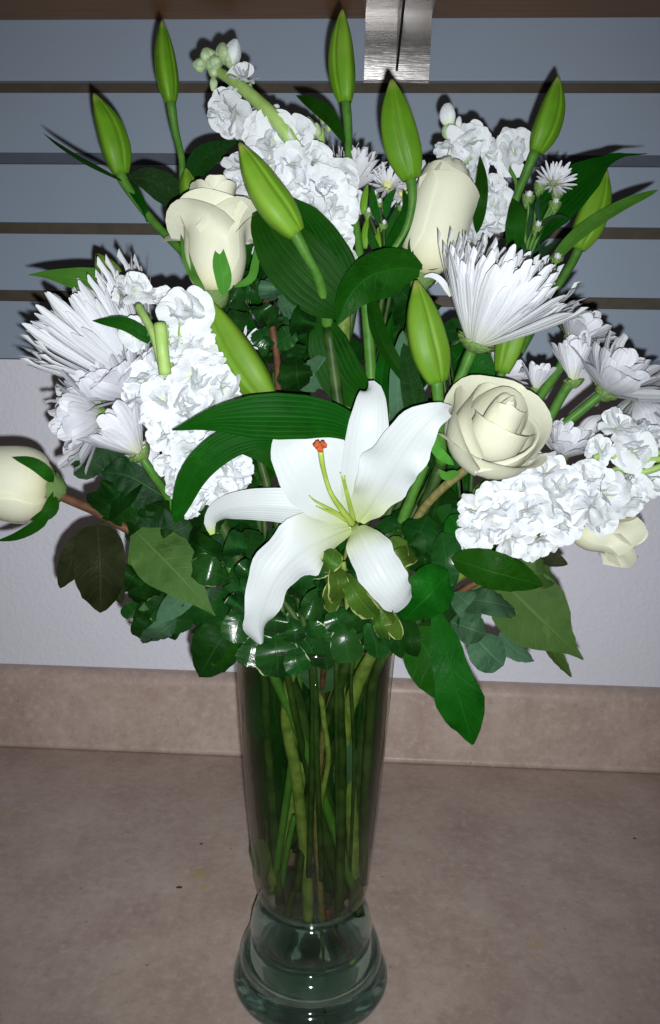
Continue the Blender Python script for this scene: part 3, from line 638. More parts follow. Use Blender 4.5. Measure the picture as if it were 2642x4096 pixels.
# ---- roses
pi2 = 2 * math.pi
def ring(n, A, rz, ph=0, **k): return [dict(phi=ph + pi2 * i / n, A=A, rz=rz, **k) for i in range(n)]
def scale(rz, a, b=1.0, c=0.0): return [(r * a, z * b + c) for r, z in rz]
budp = [(.07, .0), (.19, .08), (.255, .30), (.235, .55), (.235, .80), (.25, 1.0)]
# R1 upper left, with flaring lips
b = P(503, 682, -.052); a = P(497, 420, -.046)
t = new_thing('rose', 'cream rose with flared outer petals, upper left beside the leaning lily bud', 'rose', GR); stem(t, b + np.array([.0, .0, -.004]), .0032)
H = np.linalg.norm(a - b)
rp = ring(3, 1.25, scale(budp, .50, 1.0, .02), .4, top=.15, curl=.03) + ring(3, 1.25, scale(budp, .68, .98), 1.2, top=.18, curl=.05) + \
     ring(3, 1.2, [(.07, .0), (.18, .07), (.25, .30), (.24, .58), (.255, .74), (.28, .86)], 2.0, spiral=.12, curl=.08, top=.16, ruf=.015) + \
     [dict(phi=p_, A=A_, rz=[(.07, -.01), (.19, .06), (.265, .28), (.26, .52), (.28, .68), (.315, .82)], curl=c_, top=.22, drop=.6, ruf=.028, spiral=.12) for p_, A_, c_ in ((3.35, 1.1, .20), (4.6, 1.0, .05), (5.75, 1.1, .13), (.9, 1.2, .10), (2.1, 1.2, .1))]
rose(t, b, a - b, H, rp, roll=0.0)
sepal(t, [(520, 690, -.075), (522, 650, -.083), (514, 610, -.084), (512, 560, -.080)], 40); sepal(t, [(480, 680, -.07), (450, 640, -.074), (432, 590, -.070), (422, 545, -.06)], 22); sepal(t, [(545, 670, -.065), (585, 650, -.066), (596, 610, -.06), (602, 560, -.05)], 20)
# R2 upper right, closed
b = P(985, 640, -.012); a = P(1052, 386, -.014)
t = new_thing('rose', 'closed smooth cream rose, upper right between two lily buds', 'rose', GR); stem(t, b, .0032)
H = np.linalg.norm(a - b)
c2 = [(.07, .0), (.20, .09), (.275, .30), (.285, .55), (.27, .78), (.235, .93), (.20, 1.0)]
dm = [(.06, .0), (.15, .2), (.19, .5), (.18, .8), (.12, 1.0), (.03, 1.06)]
rp = ring(3, 1.4, dm, .3, top=.1, spiral=.15) + ring(2, 1.7, [(.07, .0), (.2, .1), (.245, .4), (.24, .7), (.17, .95), (.08, 1.03)], 1.0, top=.14, spiral=.12) + ring(3, 1.35, scale(c2, .88, .985, .0), 1.6, top=.12, curl=.01) + \
     [dict(phi=p_, A=A_, rz=scale(c2, s_, z_), curl=c_, top=.14, ruf=.008, drop=.3) for p_, A_, s_, z_, c_ in ((4.6, 1.35, .99, .97, .02), (.2, 1.2, 1.05, .92, .05), (2.2, 1.3, 1.0, .95, .03), (3.5, 1.0, 1.07, .86, .05))]
rose(t, b, a - b, H, rp)
sepal(t, [(985, 630, -.03), (968, 600, -.034), (968, 560, -.035), (990, 515, -.034)], 30, 'green'); sepal(t, [(1000, 630, -.03), (1030, 605, -.032), (1060, 575, -.03)], 24, 'green')
# R3 open, facing the camera
ctr = P(1155, 1000, -.100); dirv = nz(P(1196, 922, -.116) - P(1155, 1000, -.080))
H = px(ctr, 190)
base = ctr - dirv * H * .52
t = new_thing('rose', 'open cream rose facing forward with a spiral heart, right of the lily bloom', 'rose', GR)
tube('stem', [base - dirv * .004] + pp((1020, 1150, -.055), (960, 1230, -.045), (880, 1400, -.04), (770, 1640, -.036), (738, 1900, -.034), (747, 2060, -.031), (752, 2175, -.024), (754, 2262, -.02)), [.003, .003, .0028, .0026, .0026, .0024, .0024, .0026, .0008], M['woodolive'], t, n=60)
o1 = [(.08, .0), (.34, .04), (.52, .20), (.575, .42), (.56, .62), (.53, .80)]
o2 = [(.08, .02), (.33, .08), (.49, .30), (.50, .56), (.43, .80), (.37, .94)]
o3 = [(.06, .05), (.22, .12), (.34, .34), (.35, .62), (.28, .86), (.20, 1.0)]
o4 = [(.04, .1), (.13, .2), (.20, .45), (.20, .74), (.14, .97), (.08, 1.06)]
F = 4.71
rp = [dict(phi=0, A=2.9, rz=scale(o4, .5, 1.0), top=.05, spiral=.3), dict(phi=1.2, A=2.3, rz=scale(o4, .85, .99), top=.1, spiral=.28, curl=.02), dict(phi=4.2, A=1.8, rz=o4, top=.16, spiral=.25, curl=.04)] + \
     [dict(phi=F - .7, A=1.8, rz=scale(o3, 1.0, .93), top=.24, spiral=.16, curl=.10, drop=.8), dict(phi=F + 2.4, A=1.8, rz=scale(o3, 1.0, 1.0), top=.2, spiral=.14, curl=.06)] + \
     [dict(phi=F + .9, A=1.6, rz=scale(o2, 1.0, .86), top=.30, curl=.17, drop=1.0, spiral=.12, ruf=.02), dict(phi=F - 2.2, A=1.5, rz=o2, top=.24, curl=.08, spiral=.1, ruf=.02)] + \
     [dict(phi=F - .35, A=1.45, rz=scale(o1, 1.0, .90), top=.24, curl=.13, drop=.95, ruf=.02, spiral=.08), dict(phi=F + 1.7, A=1.25, rz=scale(o1, 1.0, 1.05), top=.2, curl=.09, ruf=.03, spiral=.08), dict(phi=F + 3.1, A=1.15, rz=scale(o1, 1.0, 1.12), top=.22, curl=.09, ruf=.035, spiral=.06), dict(phi=F - 1.9, A=1.25, rz=scale(o1, 1.0, 1.05), top=.2, curl=.10, ruf=.03, spiral=.08)]
rose(t, base, dirv, H, rp, roll=.12, calyx_r=.2)
sepal(t, [(1060, 1085, -.085), (1020, 1050, -.088), (1012, 1010, -.09), (1022, 985, -.088)], 26); sepal(t, [(1070, 1100, -.085), (1040, 1110, -.09), (1022, 1092, -.09)], 22)
# R4 cut by the left edge
b = P(120, 1140, -.05); a = P(-100, 1118, -.06)
t = new_thing('rose', 'cream rose bud lying sideways at the left edge on a brown stem', 'rose', GR)
tube('stem', pp((122, 1140, -.05), (150, 1160, -.05), (220, 1190, -.048), (300, 1235, -.044)) + vase_path(P(420, 1300, -.03))[0:], .0034, M['wood'], t, n=40)
H = np.linalg.norm(a - b) * .95
c4 = [(.08, .0), (.28, .05), (.40, .26), (.41, .50), (.36, .75), (.27, .94), (.2, 1.0)]
rp = ring(3, 1.3, scale(c4, .6), .2) + ring(3, 1.3, scale(c4, .85), .9) + ring(4, 1.2, c4, .3, ruf=.01, curl=.01, top=.16) + ring(3, 1.0, scale(c4, 1.03, .9), .9, top=.2, curl=.03)
rose(t, b, a - b, H, rp, calyx_r=.2)
sepal(t, [(125, 1145, -.07), (108, 1195, -.085), (90, 1222, -.08), (40, 1250, -.07), (-10, 1262, -.06)], 26, 'green'); sepal(t, [(125, 1125, -.07), (105, 1100, -.088), (75, 1080, -.092), (28, 1066, -.09)], 30, 'green'); sepal(t, [(122, 1150, -.06), (124, 1180, -.07), (108, 1200, -.078), (70, 1212, -.075)], 30, 'green')
leaf_cluster(t, [((228, 1222), (236, 1428), -.05, -.06, 116, 'brownleaf', dict(serr=.05, ns=16, bow=.02)), ((215, 1225), (140, 1372), -.045, -.045, 62, 'brownleaf', dict(serr=.06)), ((240, 1235), (284, 1408), -.052, -.056, 70, 'brownleaf', dict(serr=.08, bow=.01)),
    ((300, 1220), (205, 1150), -.04, -.03, 60, 'dark', dict(serr=.05))], 'brownleaf', 'ovate', 1)
# R5 under the right stock
b = P(1335, 1228, -.035); a = P(1505, 1268, -.04)
t = new_thing('rose', 'cream rose peeping out below the right stock cluster', 'rose', GR); stem(t, b, .003, 'wood')
H = np.linalg.norm(a - b) * .95
rp = ring(3, 1.2, scale(budp, .8), .3, curl=.05) + ring(5, 1.0, scale(budp, 1.05, .95), .1, curl=.15, ruf=.02)
rose(t, b, a - b, H, rp, calyx_r=.2)
sepal(t, [(1335, 1225, -.06), (1375, 1215, -.065), (1420, 1228, -.06)], 26, 'green')

# ---- needle chrysanthemums
t = new_thing('needle_chrysanthemum', 'white needle-petalled chrysanthemum seen from the side, opening to the upper right', 'chrysanthemum', GC)
b = P(1112, 792, -.062); ax = nz(P(1212, 588, -.085) - b); L = px(b, 250)
stem(t, b - ax * .004, .0036, 'stem')
head(t, b, ax, L, [(34, 48, 1.0), (34, 44, .98), (34, 41, .95), (30, 34, .92), (26, 27, .9), (20, 19, .88), (12, 9, .85)], SPID, r0=.14, sd=3, calr=.19, calh=.12, jit=.05)
tube('stem', pp((1112, 792, -.058), (1085, 850, -.045), (1060, 930, -.03), (1030, 1050, -.02)), .004, M['stemdark'], t)
blade('petal', [(1052, 690, -.055), (1030, 655, -.062), (1008, 642, -.06), (990, 645, -.055)], 14, M['spider'], t, n=10, m_=5, wl=[.6, 1, 1, .9, .3])
t = new_thing('needle_chrysanthemum', 'white needle-petalled chrysanthemum at the far left, opening to the left', 'chrysanthemum', GC)
b = P(330, 898, .0); ax = nz(P(196, 738, -.012) - b); L = px(b, 275)
stem(t, b, .0036, 'stem')
head(t, b, ax, L, [(34, 41, 1.0), (32, 36, 1.0), (30, 31, .98), (26, 25, .97), (22, 18, .96), (14, 10, .95)], SPID, r0=.14, sd=5, calr=.19, jit=.06, wsc=.72)

# ---- daisy-like chrysanthemums
def daisy(t, base, tip, Yb, Yt, open_=70, L=None, sd=0, n=(13, 12, 10, 7), meshes=SPOON, label=None, **k):
    b_ = P(*base, Yb); ax_ = nz(P(*tip, Yt) - b_); Lm = L if L else np.linalg.norm(P(*tip, Yt) - b_)
    lay = [(n[i], open_ * f_, l_) for i, (f_, l_) in enumerate(((1.0, 1.0), (.8, .95), (.58, .88), (.32, .78))) if i < len(n)]
    return head(t, b_, ax_, Lm, lay, meshes, sd=sd, calr=.22, calh=.2, r0=.14, label=label, **k)
t = new_thing('chrysanthemum_spray', 'spray of white daisy-like chrysanthemums at the left under the needle chrysanthemum', 'chrysanthemum', GC)
stem(t, P(420, 1190, -.03), .003, 'stem')
PB = P(0, 0, 0)
PQ = P(300, 880, -.03)
daisy(t, (300, 918), (232, 848), -.045, -.062, 62, px(PQ, 128), 11, n=(14, 12, 9, 6), wsc=1.25)
daisy(t, (228, 938), (196, 878), -.06, -.072, 44, px(PQ, 92), 16, n=(11, 9, 6), wsc=1.3)
daisy(t, (232, 974), (152, 990), -.066, -.082, 60, px(PQ, 138), 12, n=(13, 11, 9, 6), wsc=1.25)
daisy(t, (322, 1052), (248, 972), -.076, -.09, 37, px(PQ, 132), 13, n=(15, 13, 11, 7), label='half closed head seen from below')
daisy(t, (366, 1102), (332, 1048), -.055, -.06, 28, px(P(300, 880, -.03), 85), 14, n=(12, 10, 6), label='half closed head')
tube('stem', pp((324, 1056, -.076), (360, 1110, -.07), (395, 1165, -.045), (440, 1260, -.035)), .003, M['stem'], t)
tube('stem', pp((232, 975, -.04), (270, 1020, -.035), (340, 1100, -.03), (420, 1190, -.03)), .0026, M['stem'], t)
def lobed(t, spx, w, mat='serrated', sd=0): return blade('leaf', spx, w, M[mat], t, n=30, m_=9, shape='ovate', serr=.38, ns=6, fold=.12, wave=.05, seed=sd)
lobed(t, [(300, 1040, -.025), (240, 1060, -.03), (200, 1090, -.035), (175, 1070, -.03)], 80)
lobed(t, [(420, 1180, -.03), (370, 1150, -.05), (300, 1110, -.055), (240, 1100, -.05)], 110, sd=2)
lobed(t, [(460, 1200, -.04), (430, 1230, -.055), (370, 1240, -.058), (320, 1200, -.05)], 100, sd=3)
lobed(t, [(520, 1250, -.05), (470, 1290, -.07), (410, 1315, -.075), (344, 1296, -.07)], 66, sd=4)
t = new_thing('chrysanthemum_spray', 'spray of white daisy-like chrysanthemums at the right edge of the bouquet', 'chrysanthemum', GC)
stem(t, P(1200, 1060, -.01), .003, 'stem')
q = P(1400, 850, .0)
daisy(t, (1418, 908), (1490, 800), -.01, -.03, 66, px(q, 142), 21, n=(16, 15, 13, 10), wsc=1.25)
daisy(t, (1338, 884), (1336, 790), -.02, -.024, 26, px(q, 104), 22, n=(14, 12, 9), label='half closed head')
daisy(t, (1335, 790), (1385, 715), .015, .01, 62, px(q, 98), 23, wsc=1.25)
daisy(t, (1310, 1060), (1335, 1000), -.02, -.03, 52, px(q, 92), 24, wsc=1.25)
daisy(t, (1250, 905), (1262, 850), .01, .01, 40, px(q, 66), 25, n=(12, 10, 7))
daisy(t, (1490, 935), (1520, 990), .01, -.01, 62, px(q, 120), 26, wsc=1.25)
daisy(t, (1440, 1105), (1505, 1110), -.005, -.005, 70, px(q, 84), 27, n=(12, 10, 7))
daisy(t, (1170, 880), (1215, 830), .03, .03, 60, px(q, 70), 28, n=(14, 12, 8), label='head half hidden behind a lily bud')
for a in (((1414, 910, -.01), (1370, 945, -.006), (1290, 1010, .0), (1200, 1070, -.01)), ((1338, 886, -.02), (1315, 915, -.015), (1270, 990, -.005), (1200, 1060, -.01)), ((1335, 792, .015), (1310, 850, .01), (1250, 940, .005), (1190, 1050, .0)), ((1310, 1060, -.02), (1270, 1070, -.02), (1200, 1090, -.02))):
    tube('stem', pp(*a), .0034, M['stem'], t)
bud(t, (1402, 968), (1360, 1022), .01, .01, 44, mat='mum', curve=4, label='closed white bud')
t = new_thing('chrysanthemum_spray', 'white needle chrysanthemum almost hidden at the top behind the middle lily buds', 'chrysanthemum', GC)
stem(t, P(840, 640, .03), .003)
head(t, P(818, 440, .03), nz(P(850, 350, .02) - P(818, 440, .03)), px(P(830, 400, .03), 106), [(18, 45, 1), (16, 34, .97), (14, 22, .95), (8, 10, .9)], SPID, sd=31, jit=.06, wsc=1.3)
# ---- asters
AST = [mum_petal('petal', .17, .2, .05, .0, [.4, .8, 1, 1, 1, .9, .5], 6, 3, 70)]
AST[0].materials.append(M['mum'])
def aster_bud(t, x, y, Y, s, d=None):
    p = P(x, y, Y); dd = nz(d if d is not None else np.array([.1, -.4, .9])); r = px(p, s)
    me = calyx_mesh(r * .5, r, 4); o = obj('bud', me, M['calyx'], t, axisM(rel(t, p), dd))
    for k in range(12):
        a = k * 2.4; obj('floret', AST[0], None, o, Matrix.Rotation(a, 4, 'Z') @ Matrix.Translation((r * .22, 0, -r * .15)) @ Matrix.Rotation(random.uniform(-.1, .35), 4, 'Y') @ Matrix.Diagonal((r * .45, r * .7, r * .45, 1)))
    return o
t = new_thing('aster_sprig', 'green aster sprig with small white daisies between the two tall middle buds', 'aster', 'aster sprigs in the bouquet')
stem(t, P(905, 620, .01), .0022)
head(t, P(905, 432, .015), nz(P(912, 392, -.0) - P(905, 432, .015)), px(P(905, 430, .01), 46), [(20, 66, 1), (16, 42, .8)], AST, sd=41, mat='asterdisc', calr=.34, calh=.4, r0=.3)
head(t, P(938, 450, .025), nz(P(960, 440, .0) - P(938, 450, .025)), px(P(905, 430, .01), 42), [(18, 70, 1), (12, 45, .8)], AST, sd=42, mat='asterdisc', calr=.34, calh=.4, r0=.3)
for x, y in ((860, 492), (874, 452), (938, 478), (885, 470), (895, 520)):
    aster_bud(t, x, y, .0, 24)
    tube('stem', pp((x, y + 6, .0), ((x + 900) / 2, y + 60, .0), (902, 620, .01)), .0012, M['stemdark'], t, sides=6)
for i, a in enumerate(([(900, 560), (915, 520), (935, 470)], [(890, 600), (868, 560), (862, 520)], [(905, 590), (925, 560), (940, 540)], [(885, 520), (872, 480), (868, 430)], [(900, 640), (935, 580), (945, 500)], [(900, 510), (905, 470), (925, 440)])):
    blade('leaf', [(x, y, .0 - .004 * i) for x, y in a], 20, M['green'], t, shape='lance', n=10, m_=5)
t = new_thing('aster_sprig', 'green aster sprig with one white daisy and round buds, lying before the wide right leaf', 'aster', 'aster sprigs in the bouquet')
stem(t, P(1190, 700, .02), .0022)
head(t, P(1292, 425, .01), nz(P(1306, 398, -.004) - P(1292, 425, .01)), px(P(1292, 425, .01), 44), [(20, 62, 1), (18, 40, .85), (10, 18, .7)], AST, sd=43, mat='calyx', calr=.36, calh=.5, r0=.3)
for x, y in ((1262, 428), (1234, 455), (1296, 470), (1256, 524), (1300, 600), (1196, 590), (1196, 545), (1302, 442)):
    aster_bud(t, x, y, .01, 30)
    tube('stem', pp((x, y + 8, .01), ((x + 1225) / 2, (y + 610) / 2, .014), (1200, 690, .02)), .0014, M['stem'], t, sides=6)
for i, a in enumerate(([(1250, 560), (1270, 520), (1305, 505), (1330, 510)], [(1230, 600), (1215, 560), (1208, 520)], [(1262, 520), (1254, 480), (1262, 450)], [(1240, 610), (1290, 570), (1305, 555)], [(1220, 640), (1250, 590), (1280, 560)], [(1230, 560), (1240, 500), (1234, 470)], [(1255, 640), (1262, 600), (1256, 560)])):
    blade('leaf', [(x, y, .008) for x, y in a], 16, M['serrated'], t, shape='lance', n=10, m_=5, face=.4)
t = new_thing('aster_sprig', 'tiny aster with white petals deep among the leaves beside the big pale bud', 'aster', 'aster sprigs in the bouquet')
stem(t, P(600, 900, -.01), .002)
head(t, P(568, 800, -.02), nz(P(580, 788, -.04) - P(568, 800, -.02)), px(P(568, 800, -.02), 36), [(14, 78, 1), (8, 50, .8)], AST, sd=44, mat='asterdisc', calr=.34, calh=.4, r0=.3)
aster_bud(t, 600, 842, -.025, 26)

# ---- stock
def S(label, sd): return new_thing('stock_stem', label, 'stock', GS)
t = S('tall white stock at the top with bare green tip and small closed buds', 1)
tube('stem', pp((800, 720, .0), (775, 560, -.005), (730, 420, -.005), (660, 300, -.03), (600, 235, -.02), (545, 190, .0), (505, 165, .012)), [.005, .005, .005, .005, .0048, .004, .003], M['stemlight'], t, n=40, sides=12)
stem(t, P(800, 720, .0), .005, 'stemolive')
for x, y, tx, ty, w_, mt, lb in ((482, 150, 450, 150, 30, 'greybud', None), (492, 148, 478, 112, 38, 'greybud', None), (508, 165, 496, 128, 44, 'greybud', None), (530, 150, 518, 100, 42, 'greybud', None), (536, 158, 552, 92, 40, 'stock', 'bud opening white'), (540, 160, 536, 112, 34, 'greybud', None), (512, 172, 486, 160, 28, 'greybud', None), (498, 180, 496, 212, 18, 'greybud', None), (632, 275, 650, 244, 22, 'stock', 'bud tip opening white')):
    bud(t, (tx, ty), (x, y), .008, .010, w_, mat=mt, curve=1, label=lb, fat=(.3, .7, 1, 1.05, .95, .7, .3))
for a in (((520, 182, .01), (545, 190, .0), (560, 196, -.004)), ((600, 240, .004), (588, 215, .0), (580, 196, -.004)), ((640, 285, .0), (625, 262, -.005), (612, 232, -.006))): tube('pedicel', pp(*a), .0018, M['stemlight'], t)
o = floret(t, P(570, 186, -.004), nz(P(566, 150, -.014) - P(570, 186, -.004)), px(P(570, 180, 0), 42), 77, False)
florets(t, [(532, 266, .006, 92), (508, 284, .01, 50), (592, 272, .022, 50)], [(640, 290, .01), (520, 180, .01)], 1, out=.7, front=.4, big=True)
florets(t, [(635, 330, -.03, 118), (690, 318, -.025, 96), (600, 310, -.01, 84), (560, 400, -.015, 96), (545, 440, .0, 76), (620, 390, -.035, 96), (680, 380, -.035, 96), (735, 380, -.02, 104), (700, 440, -.03, 96), (760, 440, -.03, 108), (800, 420, -.01, 92), (725, 490, -.03, 100), (785, 490, -.025, 104), (825, 470, -.0, 70), (740, 540, -.03, 96), (790, 560, -.025, 92), (770, 600, -.03, 88), (805, 610, -.015, 74), (790, 650, -.02, 70), (580, 470, -.01, 90), (600, 540, -.005, 90), (615, 590, -.0, 72), (650, 300, .0, 80), (600, 500, .0, 90)],
        [(650, 300, .015), (730, 420, .015), (775, 560, .015), (800, 720, .02)], 2, out=.95, front=.7)
t = S('large white stock at the left with a thick bare cut tip', 2)
tube('stem', pp((470, 1120, -.05), (430, 1000, -.06), (395, 880, -.075), (380, 810, -.09), (375, 757, -.095)), [.005, .005, .0052, .0050, .0050], M['stemlight'], t, n=30, sides=12)
tube('cut_stub', pp((386, 872, -.145), (379, 810, -.15), (373, 756, -.145)), [.0038, .0037, .0039], M['stemlight'], t, sides=12)
tube('pedicel', pp((378, 850, -.14), (358, 780, -.14), (322, 712, -.115)), [.0026, .0024, .0026], M['stemlight'], t)
tube('pedicel', pp((420, 800, -.09), (424, 760, -.094), (424, 740, -.096)), .002, M['stemlight'], t)
stem(t, P(470, 1120, -.05), .0046, path=[P(470, 1120, -.05)] + vp((600, 1400, -.04), (690, 1620, -.03), (740, 1860, -.018), (800, 2090, -.012), (830, 2100, -.012))[:4])
florets(t, [(320, 664, -.098, 76), (272, 692, -.095, 46)], [(340, 760, -.095), (310, 690, -.095)], 3, out=1.0, front=.3, big=True)
florets(t, [(434, 722, -.1, 104), (408, 802, -.098, 70), (474, 797, -.09, 62), (320, 776, -.096, 66), (376, 688, -.08, 46)], [(410, 800, -.07), (420, 760, -.075)], 4, out=.5, front=.8, big=True)
florets(t, [(330, 890, -.09, 96), (400, 870, -.085, 100), (460, 880, -.1, 118), (520, 900, -.09, 104), (500, 850, -.085, 92), (350, 850, -.08, 84), (310, 920, -.08, 76), (380, 930, -.105, 100), (340, 960, -.09, 84), (440, 940, -.1, 96), (430, 990, -.1, 96), (500, 960, -.09, 96), (545, 900, -.075, 70), (380, 1010, -.09, 88), (440, 1050, -.1, 100), (500, 1030, -.09, 96), (400, 1080, -.09, 84), (450, 1110, -.095, 92), (520, 1080, -.085, 96), (560, 1090, -.075, 76), (410, 1130, -.08, 74), (470, 1160, -.085, 84), (520, 1140, -.08, 84), (560, 1130, -.07, 64), (440, 1180, -.08, 62), (540, 1030, -.07, 80)],
        [(400, 860, -.055), (440, 980, -.055), (490, 1140, -.05)], 5, out=.95, front=.7)
t = S('white stock at the upper right behind the closed rose, seen against the grey slats', 3)
tube('stem', pp((1130, 640, .04), (1120, 500, .04), (1090, 380, .038), (1062, 310, .038), (1050, 270, .038)), [.004, .004, .0036, .003, .002], M['stemlight'], t, n=26)
stem(t, P(1130, 640, .04), .004)
for x, y, tx, ty, w_, mt in ((1050, 325, 1048, 285, 30, 'greybud'), (1050, 295, 1044, 242, 36, 'stock'), (1072, 300, 1072, 272, 14, 'stock'), (1075, 385, 1090, 350, 40, 'greybud')):
    bud(t, (tx, ty), (x, y), .03, .03, w_, mat=mt, curve=2, fat=(.4, .8, 1, 1.05, .95, .75, .4))
florets(t, [(1050, 350, .02, 66), (1098, 328, .018, 74), (1142, 356, .024, 60), (1110, 392, .03, 54)], [(1095, 420, .045), (1070, 320, .045)], 6, out=.7, front=.6, big=True)
florets(t, [(1200, 350, .022, 84), (1186, 322, .03, 44)], [(1140, 360, .04), (1160, 380, .04)], 7, out=.7, front=.5, big=True)
florets(t, [(1150, 440, .035, 76), (1160, 480, .03, 80), (1130, 520, .03, 84), (1165, 510, .035, 62), (1100, 560, .03, 80), (990, 410, .03, 60), (1000, 640, .03, 44)], [(1120, 560, .05), (1110, 420, .05)], 8, out=.5, front=.8)
tube('pedicel', pp((1195, 480, .02), (1205, 430, .022), (1180, 380, .024), (1172, 365, .028)), .0014, M['stem'], t)
t = S('large white stock lying to the right below the open rose', 4)
tube('stem', pp((1080, 1330, -.05), (1150, 1240, -.055), (1250, 1180, -.055), (1400, 1120, -.055), (1500, 1070, -.05), (1560, 1055, -.05)), [.005, .005, .005, .0046, .004, .003], M['stemlight'], t, n=30, sides=10)
stem(t, P(1080, 1330, -.05), .0046, path=[P(1080, 1330, -.05), P(900, 1480, -.035), P(812, 1660, -.026), P(812, 1800, -.024), P(825, 1960, -.022), P(832, 2085, -.016)], mat='stemolive')
for a in (((1460, 1080, -.06), (1420, 1060, -.068), (1385, 1068, -.07)), ((1470, 1090, -.062), (1500, 1075, -.07), (1545, 1070, -.072)), ((1450, 1095, -.062), (1500, 1100, -.07), (1550, 1085, -.074))): tube('pedicel', pp(*a), .0022, M['stemlight'], t)
florets(t, [(1448, 985, -.065, 76), (1482, 1048, -.075, 80), (1395, 1050, -.068, 62), (1522, 1005, -.06, 54), (1520, 1125, -.07, 72)], [(1470, 1120, -.05), (1480, 1060, -.05)], 9, out=.7, front=.6, big=True)
florets(t, [(1105, 1245, -.085, 92), (1100, 1190, -.08, 76), (1150, 1160, -.088, 96), (1155, 1220, -.1, 100), (1200, 1260, -.095, 100), (1240, 1200, -.105, 112), (1210, 1140, -.09, 88), (1270, 1090, -.085, 96), (1310, 1130, -.1, 108), (1290, 1190, -.1, 96), (1260, 1270, -.085, 84), (1310, 1230, -.09, 88), (1360, 1180, -.1, 108), (1370, 1110, -.09, 92), (1420, 1150, -.095, 108), (1400, 1210, -.085, 80), (1470, 1180, -.085, 88), (1490, 1140, -.08, 76), (1085, 1275, -.07, 52), (1180, 1190, -.1, 84), (1240, 1290, -.075, 60)],
        [(1110, 1220, -.05), (1250, 1180, -.055), (1450, 1140, -.055)], 10, out=.95, front=.7)
t = S('small stock tip with closed grey-green buds behind the white stock at the top', 5)
stem(t, P(760, 520, .03), .003)
tube('stem', pp((770, 520, .03), (755, 400, .03), (748, 300, .03)), .0028, M['stemlight'], t)
for x, y, tx, ty, w_ in ((725, 310, 716, 272, 28), (742, 325, 738, 286, 26), (752, 290, 765, 250, 22), (748, 275, 742, 246, 20), (735, 340, 724, 312, 26), (765, 310, 776, 282, 20), (722, 300, 708, 272, 18)):
    bud(t, (tx, ty), (x, y), .025, .03, w_, mat='greybud', curve=1, fat=(.35, .75, 1, 1.05, .9, .65, .25))
# ---- foliage
def sprig(label, start, r=.002, mat='stemdark', name='leafy_sprig', path=None):
    t = new_thing(name, label, 'foliage', GF)
    if path: tube('stem', path, r, M[mat], t, n=40, bump=.05)
    else: stem(t, P(*start), r, mat)
    return t
t = sprig('glossy round-leaved sprig in the gap between left rose and dark lily leaf', (640, 860, -.01))
leaf_cluster(t, [((600, 700), (560, 650), -.03, -.045, 56), ((640, 700), (640, 650), -.035, -.05, 70, 'grey'), ((650, 720), (700, 700), -.035, -.05, 66, 'grey', dict(wave=.08)), ((620, 750), (600, 715), -.045, -.06, 54), ((640, 760), (650, 720), -.05, -.062, 48), ((560, 720), (528, 690), -.04, -.05, 50), ((580, 750), (535, 740), -.04, -.05, 56), ((640, 800), (690, 770), -.04, -.05, 56), ((630, 800), (600, 770), -.04, -.052, 52), ((660, 840), (700, 800), -.035, -.045, 56), ((700, 780), (720, 720), -.03, -.04, 60, 'dark'), ((610, 830), (640, 800), -.04, -.05, 46), ((700, 860), (660, 900), -.035, -.03, 48, 'serrated', dict(serr=.1)), ((690, 900), (760, 830), -.03, -.035, 76, 'grey'), ((700, 920), (690, 830), -.02, -.03, 80, 'dark'), ((555, 690), (590, 640), -.02, -.03, 60, 'dark'), ((640, 680), (600, 610), -.01, -.02, 70, 'dark'), ((520, 760), (570, 700), -.0, -.01, 80, 'dark'), ((620, 930), (660, 870), -.01, -.02, 80, 'dark')], 'pittodark', 'round', 1, wave=.05)
tube('stem', pp((650, 940, -.02), (648, 860, -.03), (640, 790, -.04), (620, 700, -.035)), .0024, M['wood'], t)
t = sprig('cream-edged glossy sprig spilling over the left front of the vase rim', None, path=pp((560, 1380, -.05), (600, 1440, -.05), (625, 1520, -.045), (735, 1600, -.042), (757, 1690, -.043), (766, 1770, -.041), (754, 1840, -.038), (735, 1950, -.03)), r=.0021, mat='stemolive')
leaf_cluster(t, [((545, 1352), (448, 1312), -.085, -.095, 74, 'pitto', dict(wave=.06)), ((560, 1360), (590, 1320), -.09, -.1, 44, 'pittodark'), ((560, 1380), (538, 1420), -.085, -.095, 60, 'pitto'), ((560, 1400), (545, 1500), -.08, -.085, 74, 'pitto'), ((590, 1400), (575, 1340), -.09, -.1, 44, 'pittodark'), ((540, 1300), (560, 1240), -.07, -.09, 60, 'pittodark'), ((570, 1290), (590, 1235), -.07, -.085, 56, 'dark'), ((640, 1480), (648, 1580), -.075, -.085, 104, 'pitto', dict(bow=.012, shape='round')), ((690, 1470), (735, 1556), -.075, -.083, 96, 'pittodark', dict(shape='round')), ((600, 1470), (560, 1530), -.07, -.075, 66, 'pitto'), ((680, 1440), (690, 1500), -.085, -.095, 66, 'pitto'), ((650, 1420), (640, 1480), -.09, -.1, 60, 'pittodark'), ((700, 1400), (760, 1420), -.09, -.1, 62, 'pittodark'), ((700, 1380), (690, 1330), -.09, -.105, 58, 'pittodark'), ((720, 1350), (770, 1300), -.09, -.1, 58, 'pitto'), ((660, 1400), (620, 1380), -.085, -.1, 56, 'pittodark'), ((720, 1440), (745, 1490), -.088, -.098, 56, 'pitto'), ((480, 1400), (400, 1370), -.07, -.075, 60, 'pitto'), ((620, 1450), (600, 1500), -.07, -.08, 60, 'pittodark'), ((740, 1370), (720, 1420), -.1, -.105, 44, 'pittodark'), ((780, 1410), (800, 1465), -.088, -.096, 66, 'pittodark'), ((745, 1450), (750, 1515), -.08, -.085, 60, 'pittodark'), ((820, 1410), (850, 1470), -.08, -.082, 62, 'dark')], 'pitto', 'obov', 2)
